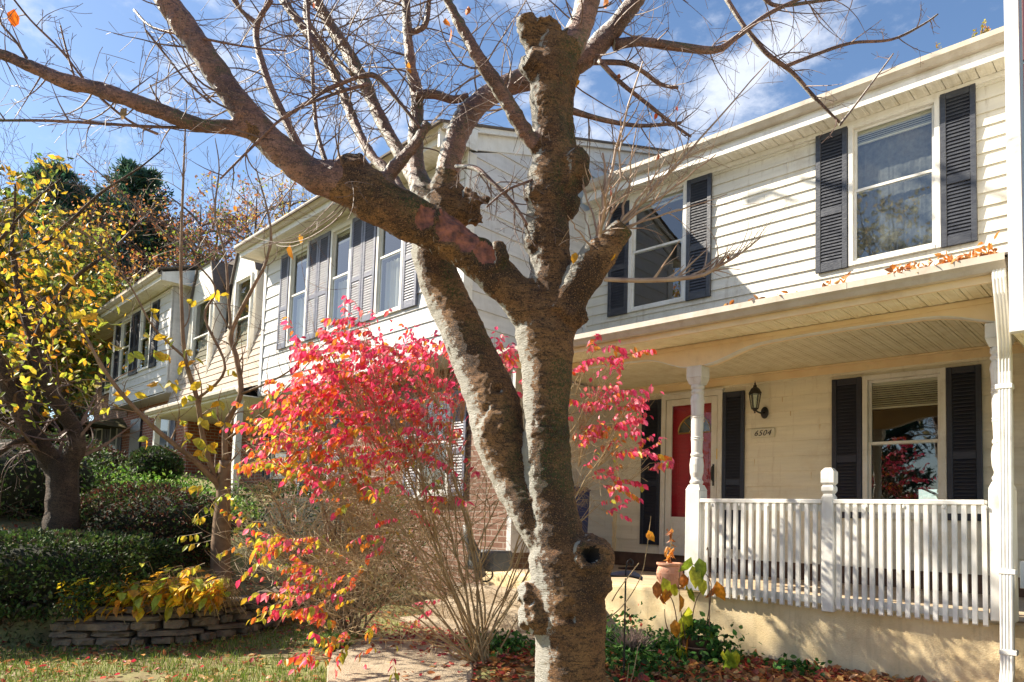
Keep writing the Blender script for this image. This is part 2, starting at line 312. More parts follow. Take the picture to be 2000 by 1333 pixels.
def window(parent, fr, x0, x1, z0, z1, y, blind=0, curtain=None, cm='curtain', depth=.5, screen=True, room=True, cas=.055):
    mb = MB(); zm = z0+(z1-z0)*.52
    b = lambda a, c, m=mb: m.box(a, c, fr, bev=.003)
    # casing 4 pieces
    b((x0, y+.06, z0), (x0+cas, y-.028, z1)); b((x1-cas, y+.06, z0), (x1, y-.028, z1))
    b((x0+cas+.0005, y+.06, z1-cas), (x1-cas-.0005, y-.026, z1-.001)); b((x0+cas+.0005, y+.06, z0+.001), (x1-cas-.0005, y-.034, z0+cas*.8))
    w_ = mb.build('window', MT['trim'], parent)
    s = MB(); xi, Xi = x0+cas+.002, x1-cas-.002; zi, Zi = z0+cas*.8+.002, z1-cas-.002; t = .03
    for (a, c, yy) in ((zm-.018, Zi, y+.020), (zi, zm+.018, y-.004)):
        s.box((xi, yy, a), (xi+t, yy+.022, c), fr); s.box((Xi-t, yy, a), (Xi, yy+.022, c), fr)
        s.box((xi+t, yy+.001, a), (Xi-t, yy+.021, a+t), fr); s.box((xi+t, yy+.001, c-t), (Xi-t, yy+.021, c), fr)
    s.build('sash', MT['trim'], w_)
    g = MB()
    for (a, c, yy) in ((zm+.012, Zi-t, y+.031), (zi+t, zm-.012, y+.007)):
        g.quad(fr(xi+t-.002, yy, a-.002), fr(Xi-t+.002, yy, a-.002), fr(Xi-t+.002, yy, c+.002), fr(xi+t-.002, yy, c+.002))
    g.build('pane', MT['glass'], w_)
    if screen:
        q = MB(); q.box((xi+t+.001, y+.012, zi+t), (Xi-t-.001, y+.016, zm-.014), fr); 
    if blind:
        q = MB(); zz = Zi-.005; q.box((xi+.01, y+.065, zz-.05), (Xi-.01, y+.10, zz), fr); n = int(blind/.024); z = zz-.055
        for i in range(n):
            q.quad(fr(xi+.012, y+.07, z-.018), fr(Xi-.012, y+.07, z-.018), fr(Xi-.012, y+.088, z), fr(xi+.012, y+.088, z)); z -= .024
        q.box((xi+.012, y+.07, z-.02), (Xi-.012, y+.092, z), fr); q.build('blind', MT['blind'], w_)
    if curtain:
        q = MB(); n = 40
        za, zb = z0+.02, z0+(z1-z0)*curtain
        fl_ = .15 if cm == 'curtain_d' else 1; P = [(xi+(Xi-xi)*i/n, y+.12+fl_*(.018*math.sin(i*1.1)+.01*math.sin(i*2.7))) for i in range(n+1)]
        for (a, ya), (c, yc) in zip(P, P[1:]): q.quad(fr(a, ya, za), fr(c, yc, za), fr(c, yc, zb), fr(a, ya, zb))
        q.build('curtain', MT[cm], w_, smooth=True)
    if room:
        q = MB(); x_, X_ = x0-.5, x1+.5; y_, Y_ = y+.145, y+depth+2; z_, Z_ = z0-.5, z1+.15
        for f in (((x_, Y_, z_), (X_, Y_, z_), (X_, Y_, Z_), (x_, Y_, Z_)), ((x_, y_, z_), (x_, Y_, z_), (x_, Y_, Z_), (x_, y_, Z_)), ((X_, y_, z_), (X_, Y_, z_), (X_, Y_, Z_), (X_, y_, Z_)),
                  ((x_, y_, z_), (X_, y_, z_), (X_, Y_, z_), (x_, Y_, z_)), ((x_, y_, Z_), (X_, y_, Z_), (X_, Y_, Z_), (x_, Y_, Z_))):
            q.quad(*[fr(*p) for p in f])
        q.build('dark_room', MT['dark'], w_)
    return w_

def gutter_prof(y, z, d=.12, h=.11):
    # y = back (fascia) plane, opens up, lip towards -y
    return [(y, z), (y-d*.62, z), (y-d*.80, z+h*.30), (y-d, z+h*.52), (y-d, z+h), (y-d+.012, z+h), (y-d+.012, z+h-.012), (y-d+.006, z+h-.02), (y-d+.006, z+h*.55), (y-d*.78, z+h*.36), (y-d*.60, z+.008), (y-.004, z+.008), (y-.004, z+h), (y, z+h)]
def gutter(parent, fr, x0, x1, y, z, d=.12, h=.11, name='gutter'):
    mb = MB(); mb.extx(gutter_prof(y, z, d, h), x0, x1, fr)
    x = x0+.9
    while x < x1-.3: mb.box((x, y-d-.002, z+h*.5), (x+.02, y-d+.004, z+h*.97), fr); x += 2.7
    return mb.build(name, MT['gutter'], parent)
def soffit(parent, fr, x0, x1, ya, yb, z, m, pitch=.15, name='soffit', yz=None):
    mb = MB(); x = x0
    while x < x1-1e-6:
        X = min(x1, x+pitch); g = .0075
        # panel with two shallow ribs, gap at the seam is recessed
        for k in range(4):
            a = x+g+(X-x-g)*k/4; b = x+g+(X-x-g)*(k+1)/4; zz = z+(.003 if k % 2 else 0)
            mb.quad(fr(a, ya, zz), fr(b-.002, ya, zz), fr(b-.002, yb, zz), fr(a, yb, zz)); mb.quad(fr(b-.002, ya, zz), fr(b, ya, zz+.004), fr(b, yb, zz+.004), fr(b-.002, yb, zz))
        mb.quad(fr(x, ya, z), fr(x, ya, z+.016), fr(x, yb, z+.016), fr(x, yb, z)); mb.quad(fr(x, ya, z+.016), fr(x+g, ya, z+.016), fr(x+g, yb, z+.016), fr(x, yb, z+.016)); mb.quad(fr(x+g, ya, z), fr(x+g, ya, z+.016), fr(x+g, yb, z+.016), fr(x+g, yb, z))
        x += pitch
    mb.box((x0, min(ya, yb), z+.02), (x1, max(ya, yb), z+.03), fr)
    return mb.build(name, m, parent)

# ================================================================== TERRAIN
def lerp_t(x, T):
    if x <= T[0][0]: return T[0][1]
    for (a, b), (c, d) in zip(T, T[1:]):
        if x <= c: return b+(d-b)*(x-a)/(c-a)
    return T[-1][1]
WALLX = [(1.2, -8.2), (2.15, -7.55), (2.65, -7.10), (3.3, -6.98), (4.1, -7.35), (5.2, -8.0), (6.5, -8.4)]
RISE = [(0, 0), (.28, .0), (.34, .33), (1.2, .42), (2.2, .85), (4.8, 1.3), (10, 2.05), (18, 2.5), (60, 5)]
def ground(x, y):
    b = -1.40+.045*max(-6, min(y, 7))
    d = lerp_t(y, WALLX)-x
    r = lerp_t(max(0, d), RISE)
    if y < 2.1 or y > 5.6:
        k = min(1, max(0, (2.1-y) if y < 2.1 else (y-5.6))/.8); r2 = lerp_t(max(0, d-.1), [(0, 0), (1.2, .4), (2.2, .85), (4.8, 1.3), (10, 2.05), (18, 2.5), (60, 5)]); r = r*(1-k)+r2*k
    return b+r+.02*noise.noise(Vector((x*.9, y*.9, 0)))
def grid(x0, x1, nx, y0, y1, ny, h, off=0):
    mb = MB(); vs = []
    for j in range(ny+1):
        for i in range(nx+1):
            x = x0+(x1-x0)*i/nx; y = y0+(y1-y0)*j/ny; vs.append((x, y, h(x, y)+off))
    mb.add(vs, [(j*(nx+1)+i, j*(nx+1)+i+1, (j+1)*(nx+1)+i+1, (j+1)*(nx+1)+i) for j in range(ny) for i in range(nx)]); return mb
def ground_all():
    xs = sorted(set([-900, -500, -250, -140, -90] + list(np.arange(-60, -14, 2.)) + list(np.round(np.arange(-14, 4, .125), 4)) + [5, 8, 14, 30, 80, 200, 900]))
    ys = sorted(set([-900, -300, -120, -60, -30, -18, -12, -8, -5, -3] + list(np.round(np.arange(-2, 9, .2), 4)) + [10, 12, 16, 22, 30, 50, 100, 300, 900]))
    mb = MB(); n = len(xs)
    mb.add([(x, y, ground(x, y)) for y in ys for x in xs], [(j*n+i, j*n+i+1, (j+1)*n+i+1, (j+1)*n+i) for j in range(len(ys)-1) for i in range(n-1)])
    return mb
gm_ = mat('soil_and_moss', (.18, .14, .065), (.24, .24, .09), scale=2.2, rough=.95, bump=.8, bscale=25, lo=.4, hi=.6)
tag(ground_all().build('ground', gm_, None, True), kind='structure')

# ================================================================== HOUSE A (ours)
H = thing('town_house', (-3.4, 8.6, -.6), 'cream sided house with navy shutters, a red door and a white railed porch', 'house', 'attached town houses')
frS = lambda x, y, z: (-6.75-y, 6.1+x, z)
up_holes = [(-5.93, -4.985, 3.02, 4.71), (-2.87, -1.92, 3.03, 4.72)]
mb = siding(MB(), -6.75, -.83, 1.95, 4.70, 8.6, frA, up_holes, .143, .02)
mb.quad((-6.75, 8.66, 1.9), (-.83, 8.66, 1.9), (-.83, 8.66, 3.0), (-6.75, 8.66, 3.0))
uw = mb.build('upper_wall', MT['siding_a'], H)
m2 = MB()
for x0, x1, z in ((-3.9, 0, 4.07), (-4.4, 0, 3.36), (-3.6, 0, 4.41), (-1.3, 0, 3.8), (-4.2, 0, 2.94)): m2.box((x0, 8.5825, z+.02), (x0+.0022, 8.6, z+.13))
m2.box((-6.75, 8.555, 4.70), (-.83, 8.62, 4.757), bev=.004)
m2.box((-6.745, 8.56, 2.3), (-6.69, 8.6, 4.70))
m2.build('wall_trim', MT['trim'], uw)
window(H, frA, -5.93, -4.985, 3.02, 4.71, 8.585, curtain=None, blind=.06)
window(H, frA, -2.87, -1.92, 3.03, 4.72, 8.585, blind=.10, curtain=.93, cm='curtain_d')
for a, b in ((-6.28, -5.935), (-4.98, -4.615)): shutter(H, frA, a, b, 3.015, 4.70, 8.578, MT['shutter_up'])
for a, b in ((-3.24, -2.875), (-1.915, -1.585)): shutter(H, frA, a, b, 3.02, 4.715, 8.578, MT['shutter_up'])
soffit(H, frA, -6.6, -.83, 8.6, 8.325, 4.757, MT['soffit'], .153)
mb = MB(); mb.box((-6.6, 8.30, 4.752), (-.83, 8.325, 4.86)); mb.box((-6.6, 8.315, 4.8605), (-.83, 8.335, 5.02)); mb.build('fascia', MT['trim'], H)
gutter(H, frA, -6.55, -.83, 8.315, 4.895, .115, .115)
mb = MB(); mb.add([(-6.6, 8.24, 5.012), (-.83, 8.24, 5.012), (-.83, 12.5, 7.1), (-6.6, 12.5, 7.1), (-6.6, 8.24, 5.03), (-.83, 8.24, 5.03), (-.83, 12.5, 7.12), (-6.6, 12.5, 7.12)], [(0,1,2,3), (7,6,5,4), (0,4,5,1), (0,3,7,4), (1,5,6,2)])
mb.build('roof', MT['shingle'], H)

# lower wall + door + window
lo_holes = [(-5.325, -4.42, -.42, 1.745), (-2.72, -1.89, .12, 1.73)]
mb = siding(MB(), -6.12, -.85, -.42, 1.80, 8.6, frA, lo_holes, .182, .022)
lw = mb.build('lower_wall', MT['siding_al'], H)
m2 = MB(); m2.box((-6.12, 8.57, 1.795), (-.85, 8.63, 1.90), bev=.004); m2.box((-6.12, 8.56, -.42), (-6.06, 8.6, 1.79)); 
for x0, z in ((-3.55, 1.32), (-4.0, .68), (-3.3, .5), (-3.65, 1.5), (-3.9, .14), (-3.2, 1.14)): m2.box((x0, 8.5845, z+.02), (x0+.0022, 8.6, z+.15))
m2.build('wall_trim', MT['trim_y'], lw)
mb = MB(); mb.box((-6.12, 8.605, -.75), (-.85, 8.64, -.42)); mb.build('foundation_wall', mat('stained_block', (.20, .12, .08), (.10, .06, .045), scale=5, rough=.95, bump=.4), H)
for a, b, c in ((-5.64, -5.335, -.30), (-4.415, -4.12, -.30)): shutter(H, frA, a, b, c, 1.705, 8.578, MT['shutter'])
for a, b in ((-3.05, -2.725), (-1.885, -1.57)): shutter(H, frA, a, b, .12, 1.72, 8.578, MT['shutter'])
# front window with a real room behind it and a far window in its rear wall
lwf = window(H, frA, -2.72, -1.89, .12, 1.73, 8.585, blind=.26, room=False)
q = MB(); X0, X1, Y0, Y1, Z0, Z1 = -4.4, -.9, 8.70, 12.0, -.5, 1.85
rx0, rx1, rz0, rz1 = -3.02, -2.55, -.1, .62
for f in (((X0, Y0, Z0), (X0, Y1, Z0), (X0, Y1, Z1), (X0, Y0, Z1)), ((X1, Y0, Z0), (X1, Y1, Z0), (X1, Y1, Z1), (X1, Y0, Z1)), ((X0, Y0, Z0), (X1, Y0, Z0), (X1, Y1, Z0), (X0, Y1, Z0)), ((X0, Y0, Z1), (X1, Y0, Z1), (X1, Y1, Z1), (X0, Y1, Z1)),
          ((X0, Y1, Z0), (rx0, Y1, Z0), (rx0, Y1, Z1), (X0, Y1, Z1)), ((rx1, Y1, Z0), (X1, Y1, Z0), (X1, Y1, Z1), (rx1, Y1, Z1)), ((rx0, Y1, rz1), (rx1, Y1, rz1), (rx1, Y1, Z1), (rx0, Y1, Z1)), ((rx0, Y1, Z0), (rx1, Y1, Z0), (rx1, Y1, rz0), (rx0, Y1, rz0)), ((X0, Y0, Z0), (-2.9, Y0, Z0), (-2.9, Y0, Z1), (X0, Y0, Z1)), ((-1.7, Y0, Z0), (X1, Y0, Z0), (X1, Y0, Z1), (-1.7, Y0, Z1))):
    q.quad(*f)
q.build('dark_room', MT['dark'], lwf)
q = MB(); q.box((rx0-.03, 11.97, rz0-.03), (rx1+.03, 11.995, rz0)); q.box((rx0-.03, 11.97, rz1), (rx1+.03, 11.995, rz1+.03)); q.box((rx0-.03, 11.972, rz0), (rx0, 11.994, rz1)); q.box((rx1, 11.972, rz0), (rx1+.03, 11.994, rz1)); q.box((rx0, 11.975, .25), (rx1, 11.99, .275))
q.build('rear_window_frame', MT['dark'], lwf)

# door
mb = MB(); t = .065
mb.box((-5.325, 8.66, -.42), (-5.325+t, 8.545, 1.745), bev=.004); mb.box((-4.42-t, 8.66, -.42), (-4.42, 8.545, 1.745), bev=.004); mb.box((-5.325+t, 8.66, 1.745-t), (-4.42-t, 8.548, 1.744))
mb.box((-5.34, 8.66, 1.7455), (-4.405, 8.535, 1.765)); mb.box((-5.325+t, 8.66, -.42), (-4.42-t, 8.55, -.30))
df = mb.build('door_frame', MT['trim'], H)
mb = MB(); x0, x1, z0, z1 = -5.25, -4.495, -.295, 1.675; s = .085
mb.box((x0, 8.59, z0), (x0+s, 8.56, z1), bev=.004); mb.box((x1-s, 8.59, z0), (x1, 8.56, z1), bev=.004); mb.box((x0+s, 8.59, z1-s), (x1-s, 8.562, z1)); mb.box((x0+s, 8.59, z0), (x1-s, 8.562, z0+.10)); mb.box((x0+s, 8.588, z0+.10), (x1-s, 8.570, z0+.34)); mb.box((x0+s, 8.59, z0+.34), (x1-s, 8.562, z0+.385))
mb.box((x0+s+.03, 8.568, z0+.13), (x1-s-.03, 8.560, z0+.31), bev=.003)
sd = mb.build('storm_door', MT['trim'], H)
mb = MB(); mb.quad((x0+s, 8.575, z0+.385), (x1-s, 8.575, z0+.385), (x1-s, 8.575, z1-s), (x0+s, 8.575, z1-s)); mb.build('glass_panel', MT['glass_d'], sd)
mb = MB(); mb.box((x1-.055, 8.555, .50), (x1-.03, 8.548, .78), bev=.002); mb.tube([(x1-.042, 8.555, .56), (x1-.042, 8.51, .58), (x1-.042, 8.505, .66), (x1-.042, 8.515, .74), (x1-.042, 8.555, .76)], .010, 8); mb.build('handle', MT['black'], sd)
mb = MB(); mb.box((x1-.0, 8.555, .84), (x1+.018, 8.543, .98), bev=.002); mb.build('latch_plate', MT['brass'], sd)
# red door with arched fanlight and raised panels
mb = MB(); mb.box((x0, 8.70, z0), (x1, 8.66, z1))
cx = (x0+x1)/2
for px0, px1, pz0, pz1 in ((x0+.13, cx-.035, .0, .42), (cx+.035, x1-.13, .0, .42), (x0+.13, cx-.035, .50, 1.10), (cx+.035, x1-.13, .50, 1.10)):
    mb.box((px0, 8.66, pz0), (px1, 8.652, pz1), bev=.004); mb.box((px0+.03, 8.652, pz0+.03), (px1-.03, 8.644, pz1-.03), bev=.004)
rd = mb.build('door', MT['red_door'], H)
def arc(cx, cz, r, n=20, a0=0, a1=math.pi): return [(cx+r*math.cos(a0+(a1-a0)*i/n), cz+r*math.sin(a0+(a1-a0)*i/n)) for i in range(n+1)]
mb = MB(); ar = arc(cx, 1.22, .24); mb.tube([(x, 8.648, z) for x, z in ar+[ar[0]]], .012, 6)
for a in (.25, .5, .75): mb.tube([(cx+.07*math.cos(a*math.pi), 8.65, 1.22+.07*math.sin(a*math.pi)), (cx+.235*math.cos(a*math.pi), 8.65, 1.22+.235*math.sin(a*math.pi))], .005, 5)
mb.tube([(x, 8.65, z) for x, z in arc(cx, 1.22, .07)], .005, 5)
mb.build('fanlight_muntin', MT['brass'], rd)
mb = MB(); mb.add([(x, 8.656, z) for x, z in ar], [tuple(range(len(ar)))]); mb.build('fanlight', mat('smoky_glass', (.05, .06, .055), (.1, .11, .09), scale=9, rough=.15, spec=.8), rd)
mb = MB(); mb.quad((x0, 8.76, z0), (x1, 8.76, z0), (x1, 8.76, z1), (x0, 8.76, z1)); mb.build('door_backing', MT['dark'], rd)

# storage bay left of the door
frT = lambda x, y, z: (-6.12-y, 6.45+x, z)
mb = siding(MB(), 0, 2.15, -.42, 1.86, 0, frT, (), .21, .016); 
mq = MB(); mq.quad((-6.75, 6.45, -1.3), (-6.12, 6.45, -1.3), (-6.12, 6.45, 1.86), (-6.75, 6.45, 1.86)); mq.build('side_bay_brick', MT['brick2'], H)
mb.box((-6.17, 6.43, -.42), (-6.095, 6.50, 1.86)); mb.build('side_bay_wall', MT['siding_b'], H)
# porch ceiling, roof, beam
PX0, PX1 = -5.45, -.86
soffit(H, frA, PX0-.75, PX1, 8.57, 6.06, 1.90, MT['soffit_y'], .13, name='porch_ceiling')
mb = MB(); mb.box((-6.12, 8.52, 1.878), (PX1, 8.569, 1.899), bev=.003); mb.build('crown_trim', MT['trim_y'], H)
def arch(x0, x1, zs, rise, n=28):
    out = []
    for i in range(n+1):
        u = i/n; k = min(1, math.sin(math.pi*u)*1.45); k = k*k*(3-2*k) if k < 1 else 1
        out.append((x0+(x1-x0)*u, zs+rise*(.75*k+.25*math.sin(math.pi*u))))
    return out
bot = arch(PX0, -3.43, 1.46, .14) + arch(-3.25, PX1, 1.46, .145)
mb = MB(); n = len(bot)
vs = [(x, y, z) for y in (5.94, 6.06) for x, z in bot] + [(x, y, 1.665) for y in (5.94, 6.06) for x, z in bot]
fs = []
for i in range(n-1):
    fs += [(i, i+1, 2*n+i+1, 2*n+i), (n+i, 3*n+i, 3*n+i+1, n+i+1), (i, n+i, n+i+1, i+1)]
mb.add(vs, fs); mb.box((PX0, 5.931, 1.625), (PX1, 5.94, 1.664)); mb.box((PX0, 5.95, 1.667), (PX1, 6.05, 1.899))
beam = mb.build('arched_beam', MT['trim_y'], H)
for seg in (bot[:29], bot[29:]):
    mb = MB()
    for (a, za), (b, zb) in zip(seg, seg[1:]):
        mb.quad((a, 5.932, za), (b, 5.932, zb), (b, 5.932, zb-.006), (a, 5.932, za-.006)); mb.quad((a, 5.932, za-.006), (b, 5.932, zb-.006), (b, 6.0, zb-.006), (a, 6.0, za-.006))
    mb.build('edge_bead', MT['trim'], beam)
soffit(H, frA, PX0, PX1, 5.93, 5.57, 1.668, MT['soffit_y'], .13)
mb = MB(); mb.box((PX0, 5.535, 1.655), (PX1, 5.567, 1.73)); mb.box((PX0, 5.545, 1.7305), (PX1, 5.567, 1.80)); mb.build('porch_fascia', MT['trim_y'], H)
gutter(H, frA, PX0, PX1+.0, 5.543, 1.705, .115, .1, name='porch_gutter')
mb = MB(); mb.add([(PX0, 5.47, 1.80), (PX1+.03, 5.47, 1.80), (PX1+.03, 8.58, 2.60), (PX0, 8.58, 2.60), (PX0, 5.47, 1.815), (PX1+.03, 5.47, 1.815), (PX1+.03, 8.58, 2.615), (PX0, 8.58, 2.615)], [(0,1,2,3), (7,6,5,4), (0,4,5,1), (0,3,7,4), (1,5,6,2)]); mb.build('porch_roof', MT['shingle'], H)
# columns
def column(x, y, z0, z1, name='column'):
    mb = MB(); h = .072; zt = z0+.96
    mb.box((x-h, y-h, z0), (x+h, y+h, zt-.05), bev=.006)
    vs = [(x+sx*h, y+sy*h, zt-.05) for sx, sy in ((-1,-1),(1,-1),(1,1),(-1,1))] + [(x+sx*.052, y+sy*.052, zt) for sx, sy in ((-1,-1),(1,-1),(1,1),(-1,1))]
    mb.add(vs, [(i, (i+1) % 4, 4+(i+1) % 4, 4+i) for i in range(4)])
    H_ = z1-.17-zt
    pr = [(0, .064), (.02, .074), (.035, .074), (.05, .062), (.07, .058), (.12, .073), (.20, .078), (.26, .070), (.275, .060), (.29, .070), (.305, .070), (.32, .060), (.44, .064), (.45, .071), (.46, .064), (.47, .071), (.48, .065), (.66, .069), (.67, .076), (.68, .069), (.69, .076), (.70, .070), (.80, .073), (.84, .080), (.88, .073), (.90, .064), (.925, .078), (.95, .064), (.97, .078), (1, .074)]
    mb.lathe((x, y, zt), [(r*.82, t*H_) for t, r in pr], 24)
    k = .07; h = .078
    vs = [(x+sx*k*.8, y+sy*k*.8, z1-.17) for sx, sy in ((-1,-1),(1,-1),(1,1),(-1,1))] + [(x+sx*h, y+sy*h, z1-.11) for sx, sy in ((-1,-1),(1,-1),(1,1),(-1,1))]
    mb.add(vs, [(i, (i+1) % 4, 4+(i+1) % 4, 4+i) for i in range(4)]); mb.box((x-h, y-h, z1-.11), (x+h, y+h, z1), bev=.005)
    return mb.build(name, MT['trim'], H)
column(-3.35, 6.0, -.60, 1.46); column(-.985, 6.0, -.60, 1.48)
# railing
RLS = []
for a, b in ((-3.277, -2.198), (-2.102, -1.078)):
    mb = MB(); mb.box((a, 5.925, .195), (b, 6.02, .232), bev=.006); mb.box((a, 5.955, .135), (b, 5.995, .194)); mb.box((a, 5.955, -.60), (b, 6.0, -.545)); mb.box((a, 5.97, -.546), (a+.02, 5.99, .136)); mb.box((b-.02, 5.97, -.546), (b, 5.99, .136))
    RLS.append(mb.build('railing', MT['trim'], H))
mb = MB(); mb.box((-2.197, 5.93, -.66), (-2.103, 6.022, .255), bev=.006)
for z0, z1, w0, w1 in ((.255, .275, .048, .038), (.275, .30, .038, .055), (.30, .33, .055, .055), (.33, .345, .055, .042), (.345, .365, .042, .058), (.365, .455, .058, .058), (.455, .485, .058, .03)):
    w0 *= .86; w1 *= .86; vs = [(-2.15+sx*w0, 5.975+sy*w0, z0) for sx, sy in ((-1,-1),(1,-1),(1,1),(-1,1))] + [(-2.15+sx*w1, 5.975+sy*w1, z1) for sx, sy in ((-1,-1),(1,-1),(1,1),(-1,1))]
    mb.add(vs, [(i, (i+1) % 4, 4+(i+1) % 4, 4+i) for i in range(4)] + [(4, 5, 6, 7)])
mb.build('newel_post', MT['trim'], H)
def balusters(a, b, n, rl):
    for i in range(n):
        x = a+(b-a)*(i+.5)/n+R.uniform(-.003, .003); dx = R.uniform(-.002, .002); m = MB()
        zt, zb = .192, -.640+R.uniform(-.006, .004); w_ = .0148
        pr = [(5.952, zt), (5.918, zt), (5.918, zb+.012), (5.928, zb), (5.952, zb)]
        n_ = len(pr); vs = [(x-w_+dx*(z-zt), y, z) for y, z in pr]+[(x+w_+dx*(z-zt), y, z) for y, z in pr]
        m.add(vs, [tuple(range(n_)), tuple(range(2*n_-1, n_-1, -1))]+[(k, k+n_, (k+1) % n_+n_, (k+1) % n_) for k in range(n_)])
        m.build('baluster', MT['trim'], rl)
balusters(-3.235, -2.21, 15, RLS[0]); balusters(-2.09, -1.05, 17, RLS[1])
for k in range(9):
    x = -3.15+k*.26
    if abs(x+2.15) > .07: m = MB(); m.lathe((x, 5.918, .168), [(.0, 0), (.010, .002), (.010, .02), (.004, .024)], 8); m.build('light_clip', MT['trim'], RLS[x > -2.15])
# slab, steps
mb = MB(); n = 60
def rough_box(mb, a, b, st=.12, amp=.008, seed=0, rnd=.018):
    x0, y0, z0 = a; x1, y1, z1 = b
    prof = [(y0, z0), (y0, z1-rnd*1.6), (y0+rnd*.3, z1-rnd*.5), (y0+rnd, z1), (y1, z1), (y1, z0)]
    nx = max(2, int((x1-x0)/st)); pr = []
    for (ya, za), (yb, zb) in zip(prof, prof[1:]):
        L = math.hypot(yb-ya, zb-za); k = max(1, int(L/st)); pr += [(ya+(yb-ya)*i/k, za+(zb-za)*i/k) for i in range(k)]
    pr.append(prof[-1]); vs = []
    for i in range(nx+1):
        x = x0+(x1-x0)*i/nx
        for y, z in pr: 
            q = noise.noise(Vector((x*3+seed, y*3, z*3)))*amp; vs.append((x, y+q, z+q*.6))
    m_ = len(pr); fs = [(i*m_+j, (i+1)*m_+j, (i+1)*m_+j+1, i*m_+j+1) for i in range(nx) for j in range(m_-1)]
    fs += [tuple(range(m_-1, -1, -1)), tuple(nx*m_+j for j in range(m_))]
    mb.add(vs, fs)
rough_box(mb, (-6.12, 6.0, -1.5), (-.86, 8.60, -.622)); mb.build('porch_foundation', MT['concrete'], H)
mb = MB(); mb.box((-6.1, 6.22, -.6215), (-.87, 8.60, -.612)); mb.build('porch_floor', MT['floor'], H)
st = MB()
for i, (y0, z) in enumerate(((5.62, -.78), (5.28, -.94), (4.94, -1.10))): rough_box(st, (-6.3, y0, -1.5), (-4.45, 5.99-i*.001, z), seed=i*7)
st.build('entry_steps', MT['path'], H)
# downspout with elbows
def rect_tube(mb, pts, w_, d_, ribs=True):
    V = []
    for i, p in enumerate(pts):
        p = Vector(p); t = (Vector(pts[min(i+1, len(pts)-1)])-Vector(pts[max(i-1, 0)])).normalized()
        s_ = Vector((1, 0, 0)); n_ = t.cross(s_).normalized()
        ring = []
        k = 9
        for j in range(k): ring.append(p+s_*(-w_/2+w_*j/(k-1))-n_*(d_/2+(.004 if (j % 2 and ribs) else 0))*(-1))
        for j in range(k): ring.append(p+s_*(w_/2-w_*j/(k-1))+n_*(-d_/2))
        V.append(ring)
    m_ = len(V[0]); mb.add([v for r_ in V for v in r_], [(i*m_+j, i*m_+(j+1) % m_, (i+1)*m_+(j+1) % m_, (i+1)*m_+j) for i in range(len(V)-1) for j in range(m_)])
mb = MB()
rect_tube(mb, [(-.90, 5.50, 1.74), (-.90, 5.50, 1.66), (-.90, 5.53, 1.58), (-.905, 5.60, 1.48), (-.915, 5.72, 1.32), (-.925, 5.80, 1.2), (-.93, 5.83, 1.1), (-.935, 5.83, .3), (-.945, 5.83, -.9), (-.95, 5.80, -1.02), (-.955, 5.70, -1.10)], .075, .06)
for z in (.98, -.27, -.80): mb.box((-.985, 5.793, z), (-.885, 5.868, z+.035), bev=.004)
mb.box((-.875, 5.87, -.36), (-.80, 5.98, -.18), bev=.004)
mb.build('downspout', MT['trim'], H)

# wall lantern
L = thing('wall_lantern', (-3.86, 8.56, 1.40), 'black coach lantern with glass panes on the porch wall, right of the door', 'lantern')
lx, ly, lz = -3.92, 8.42, 1.52
mb = MB(); mb.lathe((0, 0, 0), [(.0, 0), (.055, .002), (.06, .012), (.045, .02), (.03, .022), (0, .024)], 20)
mb.v = [Vector((-3.86+v[0]*.85, 8.575-v[2], 1.40+v[1]*1.25)) for v in mb.v]
mb.tube([(-3.86, 8.56, 1.40), (-3.87, 8.50, 1.385), (-3.90, 8.45, 1.40), (lx, ly, 1.425)], .011, 8); mb.lathe((lx, ly, 1.38), [(.004, 0), (.012, .01), (.006, .02), (.02, .03), (.028, .045)], 12)
mb.build('wall_bracket', MT['black'], L)
mb = MB()
def lp(r, z, k): a = math.pi/6+k*math.pi/3; return Vector((lx+r*math.cos(a), ly+r*math.sin(a), z))
mb.lathe((lx, ly, 0), [(.030, 1.425), (.045, 1.43), (.047, 1.44), (.03, 1.445)], 6); 
for k in range(6): mb.tube([lp(.040, 1.44, k), lp(.055, 1.53, k), lp(.068, 1.62, k)], .0055, 5)
mb.lathe((lx, ly, 0), [(.068, 1.615), (.085, 1.622), (.083, 1.635), (.055, 1.68), (.03, 1.70), (.022, 1.71), (.026, 1.72), (.010, 1.735), (.012, 1.75), (.004, 1.765), (.002, 1.785)], 6)
mb.build('lantern_cage', MT['black'], L)
mb = MB()
for k in range(6): mb.quad(lp(.038, 1.445, k), lp(.038, 1.445, k+1), lp(.065, 1.615, k+1), lp(.065, 1.615, k))
mb.build('glass_pane', MT['glass'], L); mb = MB(); mb.lathe((lx, ly, 1.45), [(.012, 0), (.012, .06), (.018, .08), (.016, .12), (.003, .14)], 10); mb.build('bulb', MT['blind'], L)
# number plaque
Pq = thing('house_number_sign', (-3.885, 8.58, 1.15), 'small cream plaque reading 6504 on the porch wall', 'sign')
mb = MB(); mb.box((-4.035, 8.578, 1.09), (-3.735, 8.562, 1.205), bev=.004); mb.box((-4.029, 8.562, 1.096), (-3.741, 8.560, 1.199)); mb.build('plaque', mat('plaque_face', (.78, .74, .62), (.70, .66, .52), scale=9, rough=.5), Pq)
tx = bpy.data.curves.new('digits', 'FONT'); tx.body = '6504'; tx.size = .098; tx.shear = .35; tx.extrude = .002;  tx.align_x = 'CENTER'; tx.align_y = 'CENTER'; tx.space_character = 1.12
to = bpy.data.objects.new('tmp', tx); sc.collection.objects.link(to); dme = bpy.data.meshes.new_from_object(to.evaluated_get(bpy.context.evaluated_depsgraph_get())); bpy.data.objects.remove(to)
dme.transform(Matrix.Translation((-3.887, 8.556, 1.146)) @ Matrix.Rotation(rad(90), 4, 'X')); link('digits', dme, MT['black'], Pq)

